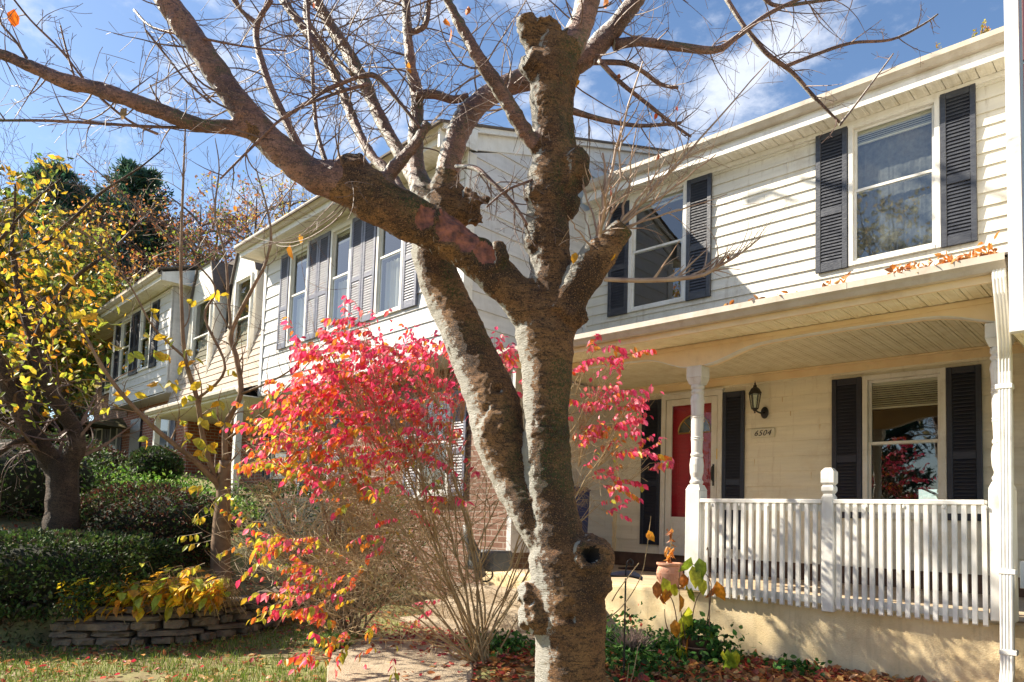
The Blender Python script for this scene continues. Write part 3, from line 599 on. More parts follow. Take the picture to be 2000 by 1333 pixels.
# ================================================================== HOUSE B (left neighbour, upper storey overhangs)
HB = thing('neighbour_house', frB(-3, 0, -.9), 'white sided house with an overhanging upper floor and faded blue shutters, behind the tree', 'house', 'attached town houses')
wb = [(-4.83, -4.15, 2.88, 4.60), (-3.41, -2.76, 2.88, 4.60), (-2.03, -1.33, 2.88, 4.60)]
mb = siding(MB(), -5.88, 0, 2.16, 4.70, 0, frB, wb, .222, .02)
for x in (-5.9, ): mb.box((x, -.03, 2.13), (x+.10, .02, 4.7), frB)
mb.box((-5.9, -.025, 4.66), (.03, .02, 4.72), frB); mb.box((-5.9, -.02, 2.11), (.03, .03, 2.158), frB)
mb.build('front_wall', MT['siding_b'], HB)
# left end cheek (faces away) closes the box
mb = MB(); mb.quad(frB(-5.9, .02, 2.12), frB(-5.9, 3, 2.12), frB(-5.9, 3, 5.6), frB(-5.9, .02, 4.8)); mb.build('end_wall', MT['siding_b'], HB)
# side wall facing our porch
mb = MB(); z = 2.26; lap = .02
def rakeY(z): return max(0.0, (z+.27-4.88)/.33+5.69-6.1)
while z < 6.3:
    z2 = z+.222; a0, a1 = rakeY(z), rakeY(z2); zz = z2
    mb.quad(frS(a0, -lap, z), frS(5.5, -lap, z), frS(5.5, 0, zz), frS(a1, 0, zz)); mb.quad(frS(a0, 0, z), frS(5.5, 0, z), frS(5.5, -lap, z), frS(a0, -lap, z)); z = z2
mb.build('side_wall', MT['siding_b'], HB)
mb = MB(); mb.box((-.03, -.03, 2.2), (.13, .0, 4.72), frS, bev=.003)
def rz(y): return 4.88+.33*(y-5.69)
a, b = 5.58, 12.0
for (t0, t1, xo) in ((0, .27, -.032), (-.02, .06, -.10)):
    vs = []
    for xx in (xo, xo+.03):
        vs += [frS(a-6.1, xx, rz(a)-t1), frS(b-6.1, xx, rz(b)-t1), frS(b-6.1, xx, rz(b)-t0), frS(a-6.1, xx, rz(a)-t0)]
    mb.add(vs, [(0,1,2,3), (7,6,5,4), (0,4,5,1), (1,5,6,2), (2,6,7,3), (3,7,4,0)])
mb.build('rake_board', MT['trim'], HB)
mb = MB(); vs = []
for dz in (.012, .04):
    vs += [(-6.62, 5.50, rz(5.50)+dz), (-6.62, 12, rz(12)+dz), frB(-6.15, 6.5, rz(12)+dz), frB(-6.15, -.53, rz(5.50)+dz)]
mb.add(vs, [(0,1,2,3), (7,6,5,4), (0,4,5,1), (1,5,6,2), (2,6,7,3), (3,7,4,0)]); mb.build('roof', MT['shingle'], HB)
soffit(HB, frB, -6.1, .12, -.0, -.40, 4.735, MT['soffit'], .15)
mb = MB(); mb.box((-6.12, -.42, 4.70), (.14, -.40, 4.90), frB); mb.add([frB(.12, -.42, 4.70), frB(.12, .05, 4.70), frB(.12, .05, 5.0), frB(.12, -.42, 4.86)], [(0,1,2,3)])
for x in (-6.12,): mb.add([frB(x, -.42, 4.70), frB(x, .1, 4.70), frB(x, .1, 5.05), frB(x, -.42, 4.88)], [(0,1,2,3)])
mb.build('fascia', MT['trim'], HB); gutter(HB, frB, -6.16, .12, -.42, 4.79, .11, .11)
for a, b, c, d in wb: window(HB, frB, a, b, c, d, -.018, curtain=.5, blind=.1)
for a, b in ((-5.18, -4.85), (-4.135, -3.80), (-3.79, -3.43), (-2.745, -2.41), (-2.40, -2.05), (-1.315, -.97)): shutter(HB, frB, a, b, 2.875, 4.60, -.022, MT['shutter_b'])
mb = MB(); mb.box((-5.88, -.015, 2.112), (-.02, .62, 2.13), frB); mb.build('overhang_soffit', MT['trim'], HB)
lb = [(-1.60, -.88, .30, 1.75), (-5.0, -4.2, .3, 1.75)]
mb = MB()
for p, q in cut(-5.9, .0, [(x[0], x[1]) for x in lb]): mb.quad(frB(p, .6, -1.3), frB(q, .6, -1.3), frB(q, .6, 2.12), frB(p, .6, 2.12))
for a, b, c, d in lb: mb.quad(frB(a, .6, -1.3), frB(b, .6, -1.3), frB(b, .6, c), frB(a, .6, c)); mb.quad(frB(a, .6, d), frB(b, .6, d), frB(b, .6, 2.12), frB(a, .6, 2.12))
mb.quad(frB(0, .6, -1.3), frB(.15, 2.6, -1.3), frB(.15, 2.6, 2.2), frB(0, .6, 2.2))
mb.build('brick_wall', MT['brick2'], HB)
for a, b, c, d in lb: window(HB, frB, a, b, c, d, .585, blind=.3)
for a, b in ((-1.96, -1.63), (-.85, -.52), (-5.36, -5.03), (-4.17, -3.84)): shutter(HB, frB, a, b, .28, 1.76, .58, MT['shutter_b'])
mb = MB(); mb.box((-1.7, .50, .22), (-.78, .60, .295), frB); mb.build('window_sill', MT['trim'], HB)

# ================================================================== HOUSE C (set back, steep shingled upper wall with dormers)
HC = thing('dormer_house', frB(-8.5, .5, -.6), 'set back house with two white dormers on a steep shingled wall', 'house', 'attached town houses')
def moff(z): return .02+(z-2.3)*.27
mb = MB(); z = 2.3
while z < 5.75:
    z2 = z+.15; mb.quad(frB(-11.1, moff(z)-.018, z), frB(-5.9, moff(z)-.018, z), frB(-5.9, moff(z2), z2), frB(-11.1, moff(z2), z2)); mb.quad(frB(-11.1, moff(z), z), frB(-5.9, moff(z), z), frB(-5.9, moff(z)-.018, z), frB(-11.1, moff(z)-.018, z)); z = z2
mb.build('shingled_wall', mat('weathered_wall_shingle', (.46, .38, .30), (.34, .27, .22), scale=5, stretch=(1, 1, 4), rough=.85, bump=.3, dirt=(.25, .2, .17)), HC)
mb = MB(); zt = 5.78; mb.box((-11.1, moff(zt)-.12, zt-.05), (-5.9, moff(zt)+4, zt+.06), frB); mb.build('roof', MT['shingle'], HC)
def dormer(a, b):
    y0 = .30; zb, ze, zt = 2.75, 4.95, 5.62; m_ = MB(); k = .24
    w0, w1, c, d = a+.17, b-.17, 3.0, 4.85
    for p, q in cut(a, b, [(w0, w1)]): m_.quad(frB(p, y0, zb), frB(q, y0, zb), frB(q, y0, ze), frB(p, y0, ze))
    m_.quad(frB(w0, y0, zb), frB(w1, y0, zb), frB(w1, y0, c), frB(w0, y0, c)); m_.quad(frB(w0, y0, d), frB(w1, y0, d), frB(w1, y0, ze), frB(w0, y0, ze))
    m_.add([frB(a, y0, ze), frB(b, y0, ze), frB(b-k, y0, zt), frB(a+k, y0, zt)], [(0,1,2,3)])
    for x in (a, b): m_.add([frB(x, y0, zb), frB(x, moff(zb)+.02, zb), frB(x, moff(ze)+.02, ze), frB(x, y0, ze)], [(0,1,2,3)])
    o = m_.build('dormer', MT['trim'], HC)
    r_ = MB(); e = .07
    for sx, x0, x1 in ((-1, a, a+k), (1, b, b-k)):
        x0 += sx*e; r_.add([frB(x0, y0-.06, ze-.12), frB(x1, y0-.06, zt), frB(x1, y0+2.2, zt), frB(x0, y0+2.2, ze-.12), frB(x0, y0-.06, ze-.18), frB(x1-sx*.04, y0-.06, zt-.05)], [(0,1,2,3), (0,4,5,1)])
    r_.add([frB(a+k, y0-.06, zt), frB(b-k, y0-.06, zt), frB(b-k, y0+2.2, zt+.1), frB(a+k, y0+2.2, zt+.1)], [(0,1,2,3)])
    r_.build('dormer_roof', MT['shingle'], o)
    window(HC, frB, w0, w1, c, d, y0-.012, curtain=.5); return o
dormer(-8.15, -6.98); dormer(-10.55, -9.12)
mb = MB(); mb.box((-11.1, -.35, 2.10), (-5.92, -.30, 2.30), frB); mb.add([frB(-11.1, -.33, 2.22), frB(-5.92, -.33, 2.22), frB(-5.92, .04, 2.36), frB(-11.1, .04, 2.36)], [(0,1,2,3)]); mb.box((-11.1, -.30, 2.09), (-5.92, 1.5, 2.11), frB); mb.build('eave', MT['trim'], HC)
gutter(HC, frB, -11.1, -5.92, -.35, 2.14, .1, .1)
mb = MB(); mb.quad(frB(-11.1, 1.5, -.9), frB(-5.9, 1.5, -.9), frB(-5.9, 1.5, 2.1), frB(-11.1, 1.5, 2.1)); mb.build('brick_wall', MT['brick'], HC)
window(HC, frB, -8.4, -7.5, .7, 1.8, 1.485); 
for a, b in ((-8.8, -8.43), (-7.47, -7.1)): shutter(HC, frB, a, b, .68, 1.82, 1.48, MT['shutter'])
for x in (-10.9, -6.3): mb = MB(); mb.box((x, -.28, -.9), (x+.12, -.16, 2.09), frB, bev=.004); mb.build('porch_post', MT['trim'], HC)

# ================================================================== HOUSE D (far, brick with overhanging bay)
HD = thing('brick_house', frB(-14.5, .5, .5), 'brick house with a white overhanging bay, farthest down the row on the left', 'house', 'attached town houses')
wd = [(-15.0, -14.1, 3.5, 5.15), (-13.3, -12.4, 3.5, 5.15)]
mb = siding(MB(), -15.75, -11.1, 2.78, 5.30, 0, frB, wd, .2, .018); mb.box((-15.85, -.02, 2.76), (-15.74, .03, 5.3), frB); mb.box((-11.13, -.02, 2.76), (-11.02, .03, 5.3), frB)
mb.quad(frB(-11.02, 0, 2.76), frB(-11.02, 1.4, 2.76), frB(-11.02, 1.4, 5.6), frB(-11.02, 0, 5.3)); mb.box((-15.8, 0, 2.74), (-11.04, .52, 2.76), frB)
mb.build('bay_wall', MT['siding_b'], HD)
soffit(HD, frB, -19.6, -10.7, .5, -.38, 5.33, MT['soffit'], .25)
mb = MB(); mb.box((-19.6, -.40, 5.30), (-10.66, -.38, 5.50), frB); mb.add([frB(-10.66, -.4, 5.3), frB(-10.66, 1.2, 5.3), frB(-10.66, 1.2, 5.98), frB(-10.66, -.4, 5.48)], [(0,1,2,3)]); mb.build('fascia', MT['trim'], HD); gutter(HD, frB, -19.65, -10.62, -.40, 5.40, .11, .11)
mb = MB(); mb.add([frB(-19.7, -.5, 5.52), frB(-10.55, -.5, 5.52), frB(-10.55, 5, 7.2), frB(-19.7, 5, 7.2), frB(-19.7, -.5, 5.55), frB(-10.55, -.5, 5.55), frB(-10.55, 5, 7.23), frB(-19.7, 5, 7.23)], [(0,1,2,3), (7,6,5,4), (0,4,5,1), (1,5,6,2), (2,6,7,3), (3,7,4,0)]); mb.build('roof', MT['shingle'], HD)
for a, b, c, d in wd: window(HD, frB, a, b, c, d, -.018, curtain=.5)
for a, b in ((-15.5, -15.04), (-14.06, -13.7), (-13.7, -13.34), (-12.36, -11.9)): shutter(HD, frB, a, b, 3.48, 5.16, -.022, MT['shutter'])
ld = [(-18.9, -18.2, 1.0, 2.45), (-17.3, -16.6, 1.0, 2.45), (-12.9, -12.1, 1.0, 2.4), (-15.3, -14.4, .3, 2.45), (-18.2, -17.3, 3.5, 5.1)]
mb = MB(); mb.quad(frB(-19.5, .5, 0), frB(-10.9, .5, 0), frB(-10.9, .5, 5.33), frB(-19.5, .5, 5.33)); mb.quad(frB(-10.9, .5, 0), frB(-10.9, 2.0, 0), frB(-10.9, 2, 5.33), frB(-10.9, .5, 5.33)); bw = mb.build('brick_wall', MT['brick'], HD)
mb = MB(); mb.box((-19.5, .485, 2.6), (-15.85, .499, 5.3), frB); mb.build('pale_upper_brick', MT['brick2'], bw)
for i, (a, b, c, d) in enumerate(ld):
    if i == 3:
        m = MB(); m.box((a, .44, c), (b, .499, d), frB); o = m.build('door', MT['shutter'], HD); continue
    y = .48 if c > 3 else .495
    q = MB(); q.box((a, y-.05, c), (b, y-.002, d), frB); wq = q.build('window', MT['trim'], HD); q = MB(); q.quad(frB(a+.07, y-.052, c+.07), frB(b-.07, y-.052, c+.07), frB(b-.07, y-.052, d-.07), frB(a+.07, y-.052, d-.07)); q.build('pane', mat('far_pane', (.12, .14, .16), rough=.1), wq)
    for u, v in ((a-.38, a-.02), (b+.02, b+.38)): shutter(HD, frB, u, v, c-.02, d+.02, y-.005, MT['shutter_b'] if c < 3 else MT['shutter'])

# ================================================================== HOUSE R (right neighbour)
HR = thing('right_neighbour_house', (0, 5.9, -1.1), 'white corner board and overhang of the next house at the right edge of the photo', 'house', 'attached town houses')
mb = siding(MB(), -.70, 3.2, 1.29, 5.6, 5.4, frA, (), .2, .02); mb.quad((-.829, 5.41, 1.27), (-.829, 8.7, 1.27), (-.829, 8.7, 5.6), (-.829, 5.41, 5.6)); mb.build('upper_wall', MT['siding_a'], HR)
mb = MB(); mb.box((-.832, 5.372, 1.262), (-.752, 5.43, 5.6), bev=.004); mb.box((-.752, 5.38, 1.262), (3.2, 5.43, 1.289)); mb.build('corner_board', MT['trim'], HR)
mb = MB(); mb.box((-.735, 5.395, 3.0), (-.40, 5.36, 5.2), bev=.004); mb.box((-.735, 5.395, .0+1.45), (-.72, 5.37, 2.98)); mb.build('shutter', mat('maroon_paint', (.09, .015, .02), (.07, .01, .015), rough=.5), HR)
soffit(HR, frA, -.83, 3.2, 5.42, 6.3, 1.264, MT['soffit_y'], .15)
mb = siding(MB(), -.80, 3.2, -.6, 1.262, 6.25, frA, (), .18, .016); mb.build('lower_wall', MT['siding_al'], HR)
mb = MB(); mb.box((-.845, 6.2, -1.4), (3.2, 6.3, -.6)); mb.box((-.85, 6.1, -1.2), (-.80, 6.25, 1.262)); mb.build('foundation_wall', MT['concrete'], HR)
mb = MB(); mb.add([(-.9, 5.1, 5.6), (3.2, 5.1, 5.6), (3.2, 9, 7), (-.9, 9, 7)], [(0,1,2,3)]); mb.build('roof', MT['shingle'], HR)
print('houses done')

# ================================================================== TREE BARK
def bark_mat(name, lichen=True, base=((.21, .09, .034), (.036, .017, .011), (.42, .215, .085)), lin=.5, smooth=False):
    m = bpy.data.materials.new(name); m.use_nodes = True; t = m.node_tree; p = t.nodes['Principled BSDF']; p.inputs['Roughness'].default_value = .8
    co = N(t, 'ShaderNodeTexCoord')
    def nz(scale, stretch, detail=8, rough=.65):
        mp = N(t, 'ShaderNodeMapping'); mp.inputs['Scale'].default_value = stretch; t.links.new(co.outputs['Object'], mp.inputs[0])
        n = N(t, 'ShaderNodeTexNoise'); n.inputs['Scale'].default_value = scale; n.inputs['Detail'].default_value = detail; n.inputs['Roughness'].default_value = rough; t.links.new(mp.outputs[0], n.inputs[0]); return n.outputs['Fac']
    def rng(s, a, b, c=0, d=1):
        r = N(t, 'ShaderNodeMapRange'); r.inputs[1].default_value = a; r.inputs[2].default_value = b; r.inputs[3].default_value = c; r.inputs[4].default_value = d; t.links.new(s, r.inputs[0]); return r.outputs[0]
    def mix(f, a, b):
        n = N(t, 'ShaderNodeMix', data_type='RGBA'); t.links.new(f, n.inputs['Factor'])
        for s, k in ((a, 'A'), (b, 'B')):
            if isinstance(s, tuple): n.inputs[k].default_value = (*s, 1)
            else: t.links.new(s, n.inputs[k])
        return n.outputs['Result']
    def mul(a, b):
        n = N(t, 'ShaderNodeMath', operation='MULTIPLY'); t.links.new(a, n.inputs[0]); t.links.new(b, n.inputs[1]); return n.outputs[0]
    n1 = nz(4, (1, 1, 1)); n2 = nz(14, (1, 1, 3.2), 10, .8); n3 = nz(70, (1, 1, 1.4), 6, .7); n4 = nz(2.2, (1, 1, 1)); n5 = nz(22, (1, 1, 8), 4, .6); n6 = nz(150, (1, 1, 1), 3, .7)
    c = mix(rng(n1, .38, .62), base[0], base[2]); c = mix(rng(n4, .47, .58, 0, .8), c, base[1]); c = mix(rng(n2, .50, .58, 0, .85), c, base[1]); c = mix(rng(n5, .60, .64, 0, .9), c, tuple(x*.4 for x in base[1])); c = mix(rng(n3, .52, .60, 0, .8), c, tuple(x*.6 for x in base[1])); c = mix(rng(n6, .55, .65, 0, .7), c, tuple(min(1, x*1.5) for x in base[2]))
    if lichen:
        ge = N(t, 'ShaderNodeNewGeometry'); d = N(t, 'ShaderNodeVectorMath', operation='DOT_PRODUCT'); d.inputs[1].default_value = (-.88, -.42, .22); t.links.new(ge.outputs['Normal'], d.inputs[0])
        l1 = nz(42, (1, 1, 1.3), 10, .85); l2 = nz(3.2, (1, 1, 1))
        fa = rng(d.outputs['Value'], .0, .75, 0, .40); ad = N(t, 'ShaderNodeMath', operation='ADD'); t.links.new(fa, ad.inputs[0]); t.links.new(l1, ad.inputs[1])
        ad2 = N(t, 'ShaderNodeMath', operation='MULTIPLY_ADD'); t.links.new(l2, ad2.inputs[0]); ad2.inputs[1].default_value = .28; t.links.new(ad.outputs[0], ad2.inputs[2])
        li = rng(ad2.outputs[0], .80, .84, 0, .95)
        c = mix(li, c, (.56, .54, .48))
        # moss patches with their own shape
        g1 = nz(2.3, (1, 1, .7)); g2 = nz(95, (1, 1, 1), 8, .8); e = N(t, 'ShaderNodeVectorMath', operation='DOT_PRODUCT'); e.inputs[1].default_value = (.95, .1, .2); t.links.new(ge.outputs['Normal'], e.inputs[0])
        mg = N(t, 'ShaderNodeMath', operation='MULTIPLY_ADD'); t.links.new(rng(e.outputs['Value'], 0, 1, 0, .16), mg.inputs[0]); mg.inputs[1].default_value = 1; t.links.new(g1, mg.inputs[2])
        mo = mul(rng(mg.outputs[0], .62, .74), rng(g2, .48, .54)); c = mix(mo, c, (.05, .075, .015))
    t.links.new(c, p.inputs['Base Color'])
    bsum = N(t, 'ShaderNodeMath', operation='MULTIPLY_ADD'); t.links.new(n2, bsum.inputs[0]); bsum.inputs[1].default_value = 1.6; t.links.new(n3, bsum.inputs[2]); n23 = N(t, 'ShaderNodeMath', operation='MULTIPLY_ADD'); t.links.new(n5, n23.inputs[0]); n23.inputs[1].default_value = -.9; t.links.new(bsum.outputs[0], n23.inputs[2]); bsum = n23
    bp = N(t, 'ShaderNodeBump'); bp.inputs['Strength'].default_value = 1; bp.inputs['Distance'].default_value = .022; t.links.new(bsum.outputs[0], bp.inputs['Height']); t.links.new(bp.outputs[0], p.inputs['Normal'])
    return m
MT['bark'] = bark_mat('cherry_bark')
MT['bark_young'] = bark_mat('young_cherry_bark', True, ((.17, .075, .05), (.06, .028, .022), (.30, .15, .105)))
for n_ in MT['bark_young'].node_tree.nodes:
    if n_.type == 'BSDF_PRINCIPLED': n_.inputs['Roughness'].default_value = .42
    if n_.type == 'BUMP': n_.inputs['Strength'].default_value = .45
MT['bark_far'] = bark_mat('dark_bark', False, ((.10, .062, .04), (.035, .022, .016), (.17, .11, .07)))
MT['twig'] = mat('cherry_twig', (.10, .052, .04), (.20, .13, .10), scale=18, rough=.6)
MT['shoot'] = mat('pale_shoot', (.26, .15, .10), (.40, .28, .20), scale=14, rough=.55)
MT['stem'] = mat('bush_stem', (.30, .19, .085), (.44, .33, .18), scale=9, rough=.7, bump=.3)
MT['stem_d'] = mat('bush_stem_dark', (.14, .08, .045), (.26, .17, .10), scale=9, rough=.7)
MT['leaf'] = mat('autumn_leaf', (1, 1, 1), (1, 1, 1), scale=30, rough=.45, useCol=True, trans=.5, spec=.5)
MT['leaf_g'] = mat('evergreen_leaf', (1, 1, 1), (1, 1, 1), scale=30, rough=.6, useCol=True, trans=.25, spec=.25)

def spline(P, n=6):
    """Catmull-Rom through (Vector, r) pairs"""
    out = []; m_ = len(P)
    for i in range(m_-1):
        p0, p1, p2, p3 = P[max(0, i-1)], P[i], P[i+1], P[min(m_-1, i+2)]
        for k in range(n):
            t = k/n; a = [(.5*((2*p1[0]) + (p2[0]-p0[0])*t + (2*p0[0]-5*p1[0]+4*p2[0]-p3[0])*t*t + (3*p1[0]-p0[0]-3*p2[0]+p3[0])*t**3))]
            out.append((a[0], p1[1]+(p2[1]-p1[1])*t))
    out.append(P[-1]); return out
def px(L, n=6):
    """(x, y, radius px, depth) list -> smooth 3-D path with radii in metres"""
    return spline([(atd(x, y, d), r*d/FPX) for x, y, r, d in L], n)
def sweep(mb, path, sides=14, wob=.0, seed=0):
    pts = [p for p, r in path]; rr = [r*(1+wob*noise.noise(Vector((i*.45, seed, 0)))) for i, (p, r) in enumerate(path)]
    mb.tube(pts, rr, sides)

def applied(name, mb, m, parent, voxel, disp):
    """voxel-join the swept limbs, then push the surface in and out so that it reads as bark"""
    me = mb.mesh(name); o = bpy.data.objects.new(name, me); sc.collection.objects.link(o)
    md = o.modifiers.new('r', 'REMESH'); md.mode = 'VOXEL'; md.voxel_size = voxel; md.use_smooth_shade = True
    dg = bpy.context.evaluated_depsgraph_get(); ev = o.evaluated_get(dg); me2 = bpy.data.meshes.new_from_object(ev); bpy.data.objects.remove(o)
    n = len(me2.vertices); co = np.empty(n*3, np.float32); no = np.empty(n*3, np.float32); me2.vertices.foreach_get('co', co); me2.vertices.foreach_get('normal', no)
    co = co.reshape(-1, 3); no = no.reshape(-1, 3); d = np.array([disp(Vector(map(float, c)), Vector(map(float, q))) for c, q in zip(co, no)], np.float32)
    co += no*d[:, None]; me2.vertices.foreach_set('co', co.ravel()); me2.update(); me2.polygons.foreach_set('use_smooth', [True]*len(me2.polygons)); me2.name = name
    return link(name, me2, m, parent)

# ------------------------------------------------------------------ the big cherry tree in front
T = thing('cherry_tree', (-2.6, 3.2, ground(-2.6, 3.2)), 'large old cherry tree with lichened trunk, knot hole and cut limbs in the foreground', 'tree')
D0 = 4.0
main = px([(1128, 1520, 104, 4.0), (1120, 1420, 80, 4.0), (1114, 1333, 68, 4.0), (1114, 1250, 68, 4.0), (1112, 1180, 70, 4.0), (1098, 1110, 64, 4.0), (1085, 1040, 53, 4.0), (1074, 960, 48, 4.0), (1068, 880, 45, 4.0), (1066, 800, 44, 4.0), (1068, 720, 50, 4.0), (1064, 650, 57, 4.0), (1072, 590, 50, 4.0), (1076, 530, 40, 4.0), (1070, 460, 42, 4.0), (1068, 410, 40, 4.0), (1074, 350, 44, 4.0), (1080, 300, 38, 4.0), (1073, 240, 33, 4.0), (1074, 180, 38, 4.0), (1080, 125, 44, 4.0), (1092, 85, 40, 4.0)])
left = px([(1070, 1060, 38, 4.0), (1034, 1000, 38, 4.02), (1002, 935, 41, 4.08), (976, 862, 50, 4.12), (964, 792, 53, 4.16), (938, 725, 46, 4.2), (905, 650, 43, 4.25), (872, 580, 41, 4.3), (850, 520, 40, 4.3), (852, 460, 42, 4.3), (872, 410, 48, 4.3), (862, 380, 42, 4.3)])
archl = px([(x, y, r*(.84 if y < 390 else 1), d) for x, y, r, d in [(868, 400, 38, 4.3), (872, 345, 29, 4.32), (885, 290, 27, 4.35), (905, 240, 26, 4.38), (940, 198, 25, 4.42), (985, 170, 25, 4.45), (1040, 152, 25, 4.45), (1095, 140, 26, 4.42), (1145, 110, 26, 4.38), (1190, 65, 23, 4.35), (1235, 10, 20, 4.3), (1275, -50, 17, 4.3)]])
diag = px([(x, y, r*.93, d) for x, y, r, d in [(1062, 645, 50, 4.0), (1020, 590, 42, 3.96), (975, 545, 40, 3.93), (925, 500, 40, 3.9), (870, 462, 42, 3.87), (815, 432, 46, 3.84), (755, 402, 50, 3.8), (700, 368, 52, 3.78), (655, 355, 40, 3.76), (605, 338, 33, 3.74), (555, 300, 32, 3.72), (505, 252, 30, 3.7), (462, 198, 28, 3.68), (420, 138, 27, 3.66), (380, 78, 26, 3.64), (340, 22, 25, 3.62), (300, -40, 24, 3.6)]])
lbr = px([(505, 262, 18, 3.7), (455, 250, 13, 3.68), (400, 246, 14, 3.6), (340, 228, 15, 3.52), (265, 200, 15, 3.45), (190, 174, 15, 3.4), (125, 158, 14, 3.35), (60, 131, 12, 3.3), (0, 105, 11, 3.25), (-70, 80, 10, 3.2)])
rst = px([(1085, 640, 40, 4.0), (1112, 585, 37, 3.95), (1140, 540, 37, 3.9), (1168, 502, 35, 3.86), (1198, 468, 27, 3.83), (1222, 440, 20, 3.8)])
upl = px([(x, y, r*.76, d) for x, y, r, d in [(1072, 320, 22, 4.0), (1040, 280, 20, 3.95), (1010, 232, 20, 3.9), (975, 175, 19, 3.85), (938, 118, 18, 3.8), (905, 60, 14, 3.78), (868, -10, 11, 3.75), (845, -60, 9, 3.7)]])
upr = px([(1098, 110, 32, 4.0), (1125, 70, 26, 4.0), (1143, 20, 23, 4.0), (1155, -40, 24, 4.0)])
st1 = px([(1052, 110, 22, 4.0), (1035, 65, 20, 3.97), (1026, 30, 17, 3.94)]); st2 = px([(1085, 90, 16, 3.97), (1082, 48, 12, 3.92)])
sec = px([(855, 420, 34, 4.3), (826, 375, 24, 4.35), (812, 320, 17, 4.4), (812, 255, 15, 4.42), (815, 195, 13, 4.45), (803, 130, 11, 4.45), (796, 60, 9, 4.45), (790, -30, 8, 4.45)])
th = px([(845, 410, 26, 4.32), (810, 350, 15, 4.4), (775, 290, 13, 4.48), (742, 230, 12, 4.55), (715, 170, 13, 4.6), (680, 105, 13, 4.65), (645, 50, 11, 4.7), (612, -10, 10, 4.75)])
spur = px([(730, 385, 22, 3.8), (765, 335, 13, 3.76), (800, 295, 12, 3.74), (836, 240, 9, 3.72)])
beh = px([(800, 430, 20, 3.9), (770, 352, 11, 4.1), (722, 300, 10, 4.2), (690, 235, 9, 4.3), (660, 160, 9, 4.35), (622, 95, 9, 4.4), (560, 10, 8, 4.45), (530, -40, 7, 4.5)])
top2 = px([(1112, 360, 30, 4.0), (1108, 310, 22, 4.03), (1100, 250, 20, 4.06), (1098, 190, 24, 4.1), (1108, 140, 26, 4.12)])
mb = MB()
for i, (pth, s_) in enumerate(((main, 22), (left, 18), (archl, 14), (diag, 18), (lbr, 12), (rst, 16), (upl, 12), (upr, 14), (st1, 12), (st2, 10), (sec, 12), (th, 12), (spur, 10), (beh, 10), (top2, 12))): sweep(mb, pth, s_, .08, i*3.1)
def blob(x, y, r, d, sd, sq=(1, 1, 1), amp=.2): mb.ball(atd(x, y, d), r*d/FPX, 3, sd, amp, 2.2, sq)
blob(1147, 1092, 52, 3.95, 1, amp=.1); blob(1142, 1135, 54, 3.97, 2, amp=.1); blob(1120, 1190, 60, 3.99, 31, amp=.08); blob(1048, 1195, 34, 3.95, 3, (1, 1, 1.3)); blob(1035, 1160, 24, 3.95, 4)
blob(1118, 330, 36, 3.97, 5, (1, 1, 1.3)); blob(1108, 400, 26, 3.98, 6); blob(1050, 470, 26, 3.97, 7); blob(1046, 380, 22, 3.95, 8)
blob(690, 345, 40, 3.77, 9); blob(655, 330, 20, 3.76, 10, (1.5, 1, .8)); blob(905, 415, 26, 4.25, 11); blob(925, 395, 16, 4.2, 12, amp=.5); blob(930, 425, 14, 4.2, 13, amp=.5); blob(948, 390, 8, 4.18, 14, amp=.4); blob(912, 385, 10, 4.2, 20, (1, 1, 2))
blob(975, 500, 18, 3.85, 15, (1, 1, 1.6)); blob(1095, 600, 46, 3.97, 16); blob(1125, 620, 22, 3.95, 17); blob(1060, 70, 30, 4.0, 18, (1.2, 1, .9), .4); blob(1048, 130, 30, 3.97, 19); blob(970, 840, 46, 4.1, 21); blob(1010, 570, 30, 3.95, 22)
hole = atd(1152, 1083, 3.9); hdir = (atd(1158, 1081, 3.0)-atd(1140, 1090, 3.9)).normalized()
tocam = (-hole).normalized()
holes = [(atd(1154, 1084, 3.86), 15*3.9/FPX, .085, 1), (atd(1116, 1208, 3.86), 10*3.9/FPX, .03, 0), (atd(975, 762, 4.05), 9*4/FPX, .03, 1), (atd(952, 800, 4.05), 8*4/FPX, .02, 0), (atd(1112, 1180, 3.86), 13*3.9/FPX, .018, 0)]
scar = [atd(835, 440, 3.85), atd(880, 462, 3.85), (atd(915, 480, 3.85)), atd(948, 500, 3.85), atd(925, 455, 3.9), atd(890, 440, 3.9)]
def scar_r(c):
    if min((c-q).length for q in scar) > .13: return 9
    r0 = min((c-q - tocam*(c-q).dot(tocam)).length for q in scar); return r0/(.062+.014*noise.noise(c*12)+.012*noise.noise(c*40))
def bark_disp(c, n_):
    q = c*1.0; d = .006*noise.noise(q*8) + .0042*noise.noise(Vector((q.x*18, q.y*18, q.z*30))) + .0035*noise.noise(Vector((q.x*42, q.y*42, q.z*66)))
    v = noise.noise(q*3.1+Vector((9, 2, 4)));
    if v > .25: d += .010*abs(noise.noise(q*30))*(v-.25)*6
    if n_.dot(tocam) > .1:
        k_ = scar_r(c)
        if k_ < 1: d = d*.6-.016*min(1, (1-k_)*3)+.004*noise.noise(Vector((c.x*70, c.y*30, c.z*30)))
        elif k_ < 1.6: d += .010*math.sin((k_-1)/.6*math.pi)
    for hc, hr, dep, ring in holes:
        w_ = c-hc; dd = (w_ - tocam*w_.dot(tocam)).length
        if dd < hr*2.2 and n_.dot(tocam) > .1 and abs(w_.dot(tocam)) < .16:
            e = dd/hr*(1+.28*noise.noise(c*22)+.1*noise.noise(c*60))
            if e < 1: d -= dep*(1-e**3)
            elif ring and e < 2.1: d += .009*math.sin((e-1)/1.1*math.pi)
    return d
def rv0(c): return Vector((noise.noise(c*9), noise.noise(c*9+Vector((5, 0, 0))), noise.noise(c*9+Vector((0, 7, 0)))))
trunk = applied('trunk', mb, MT['bark'], T, .0115, bark_disp)
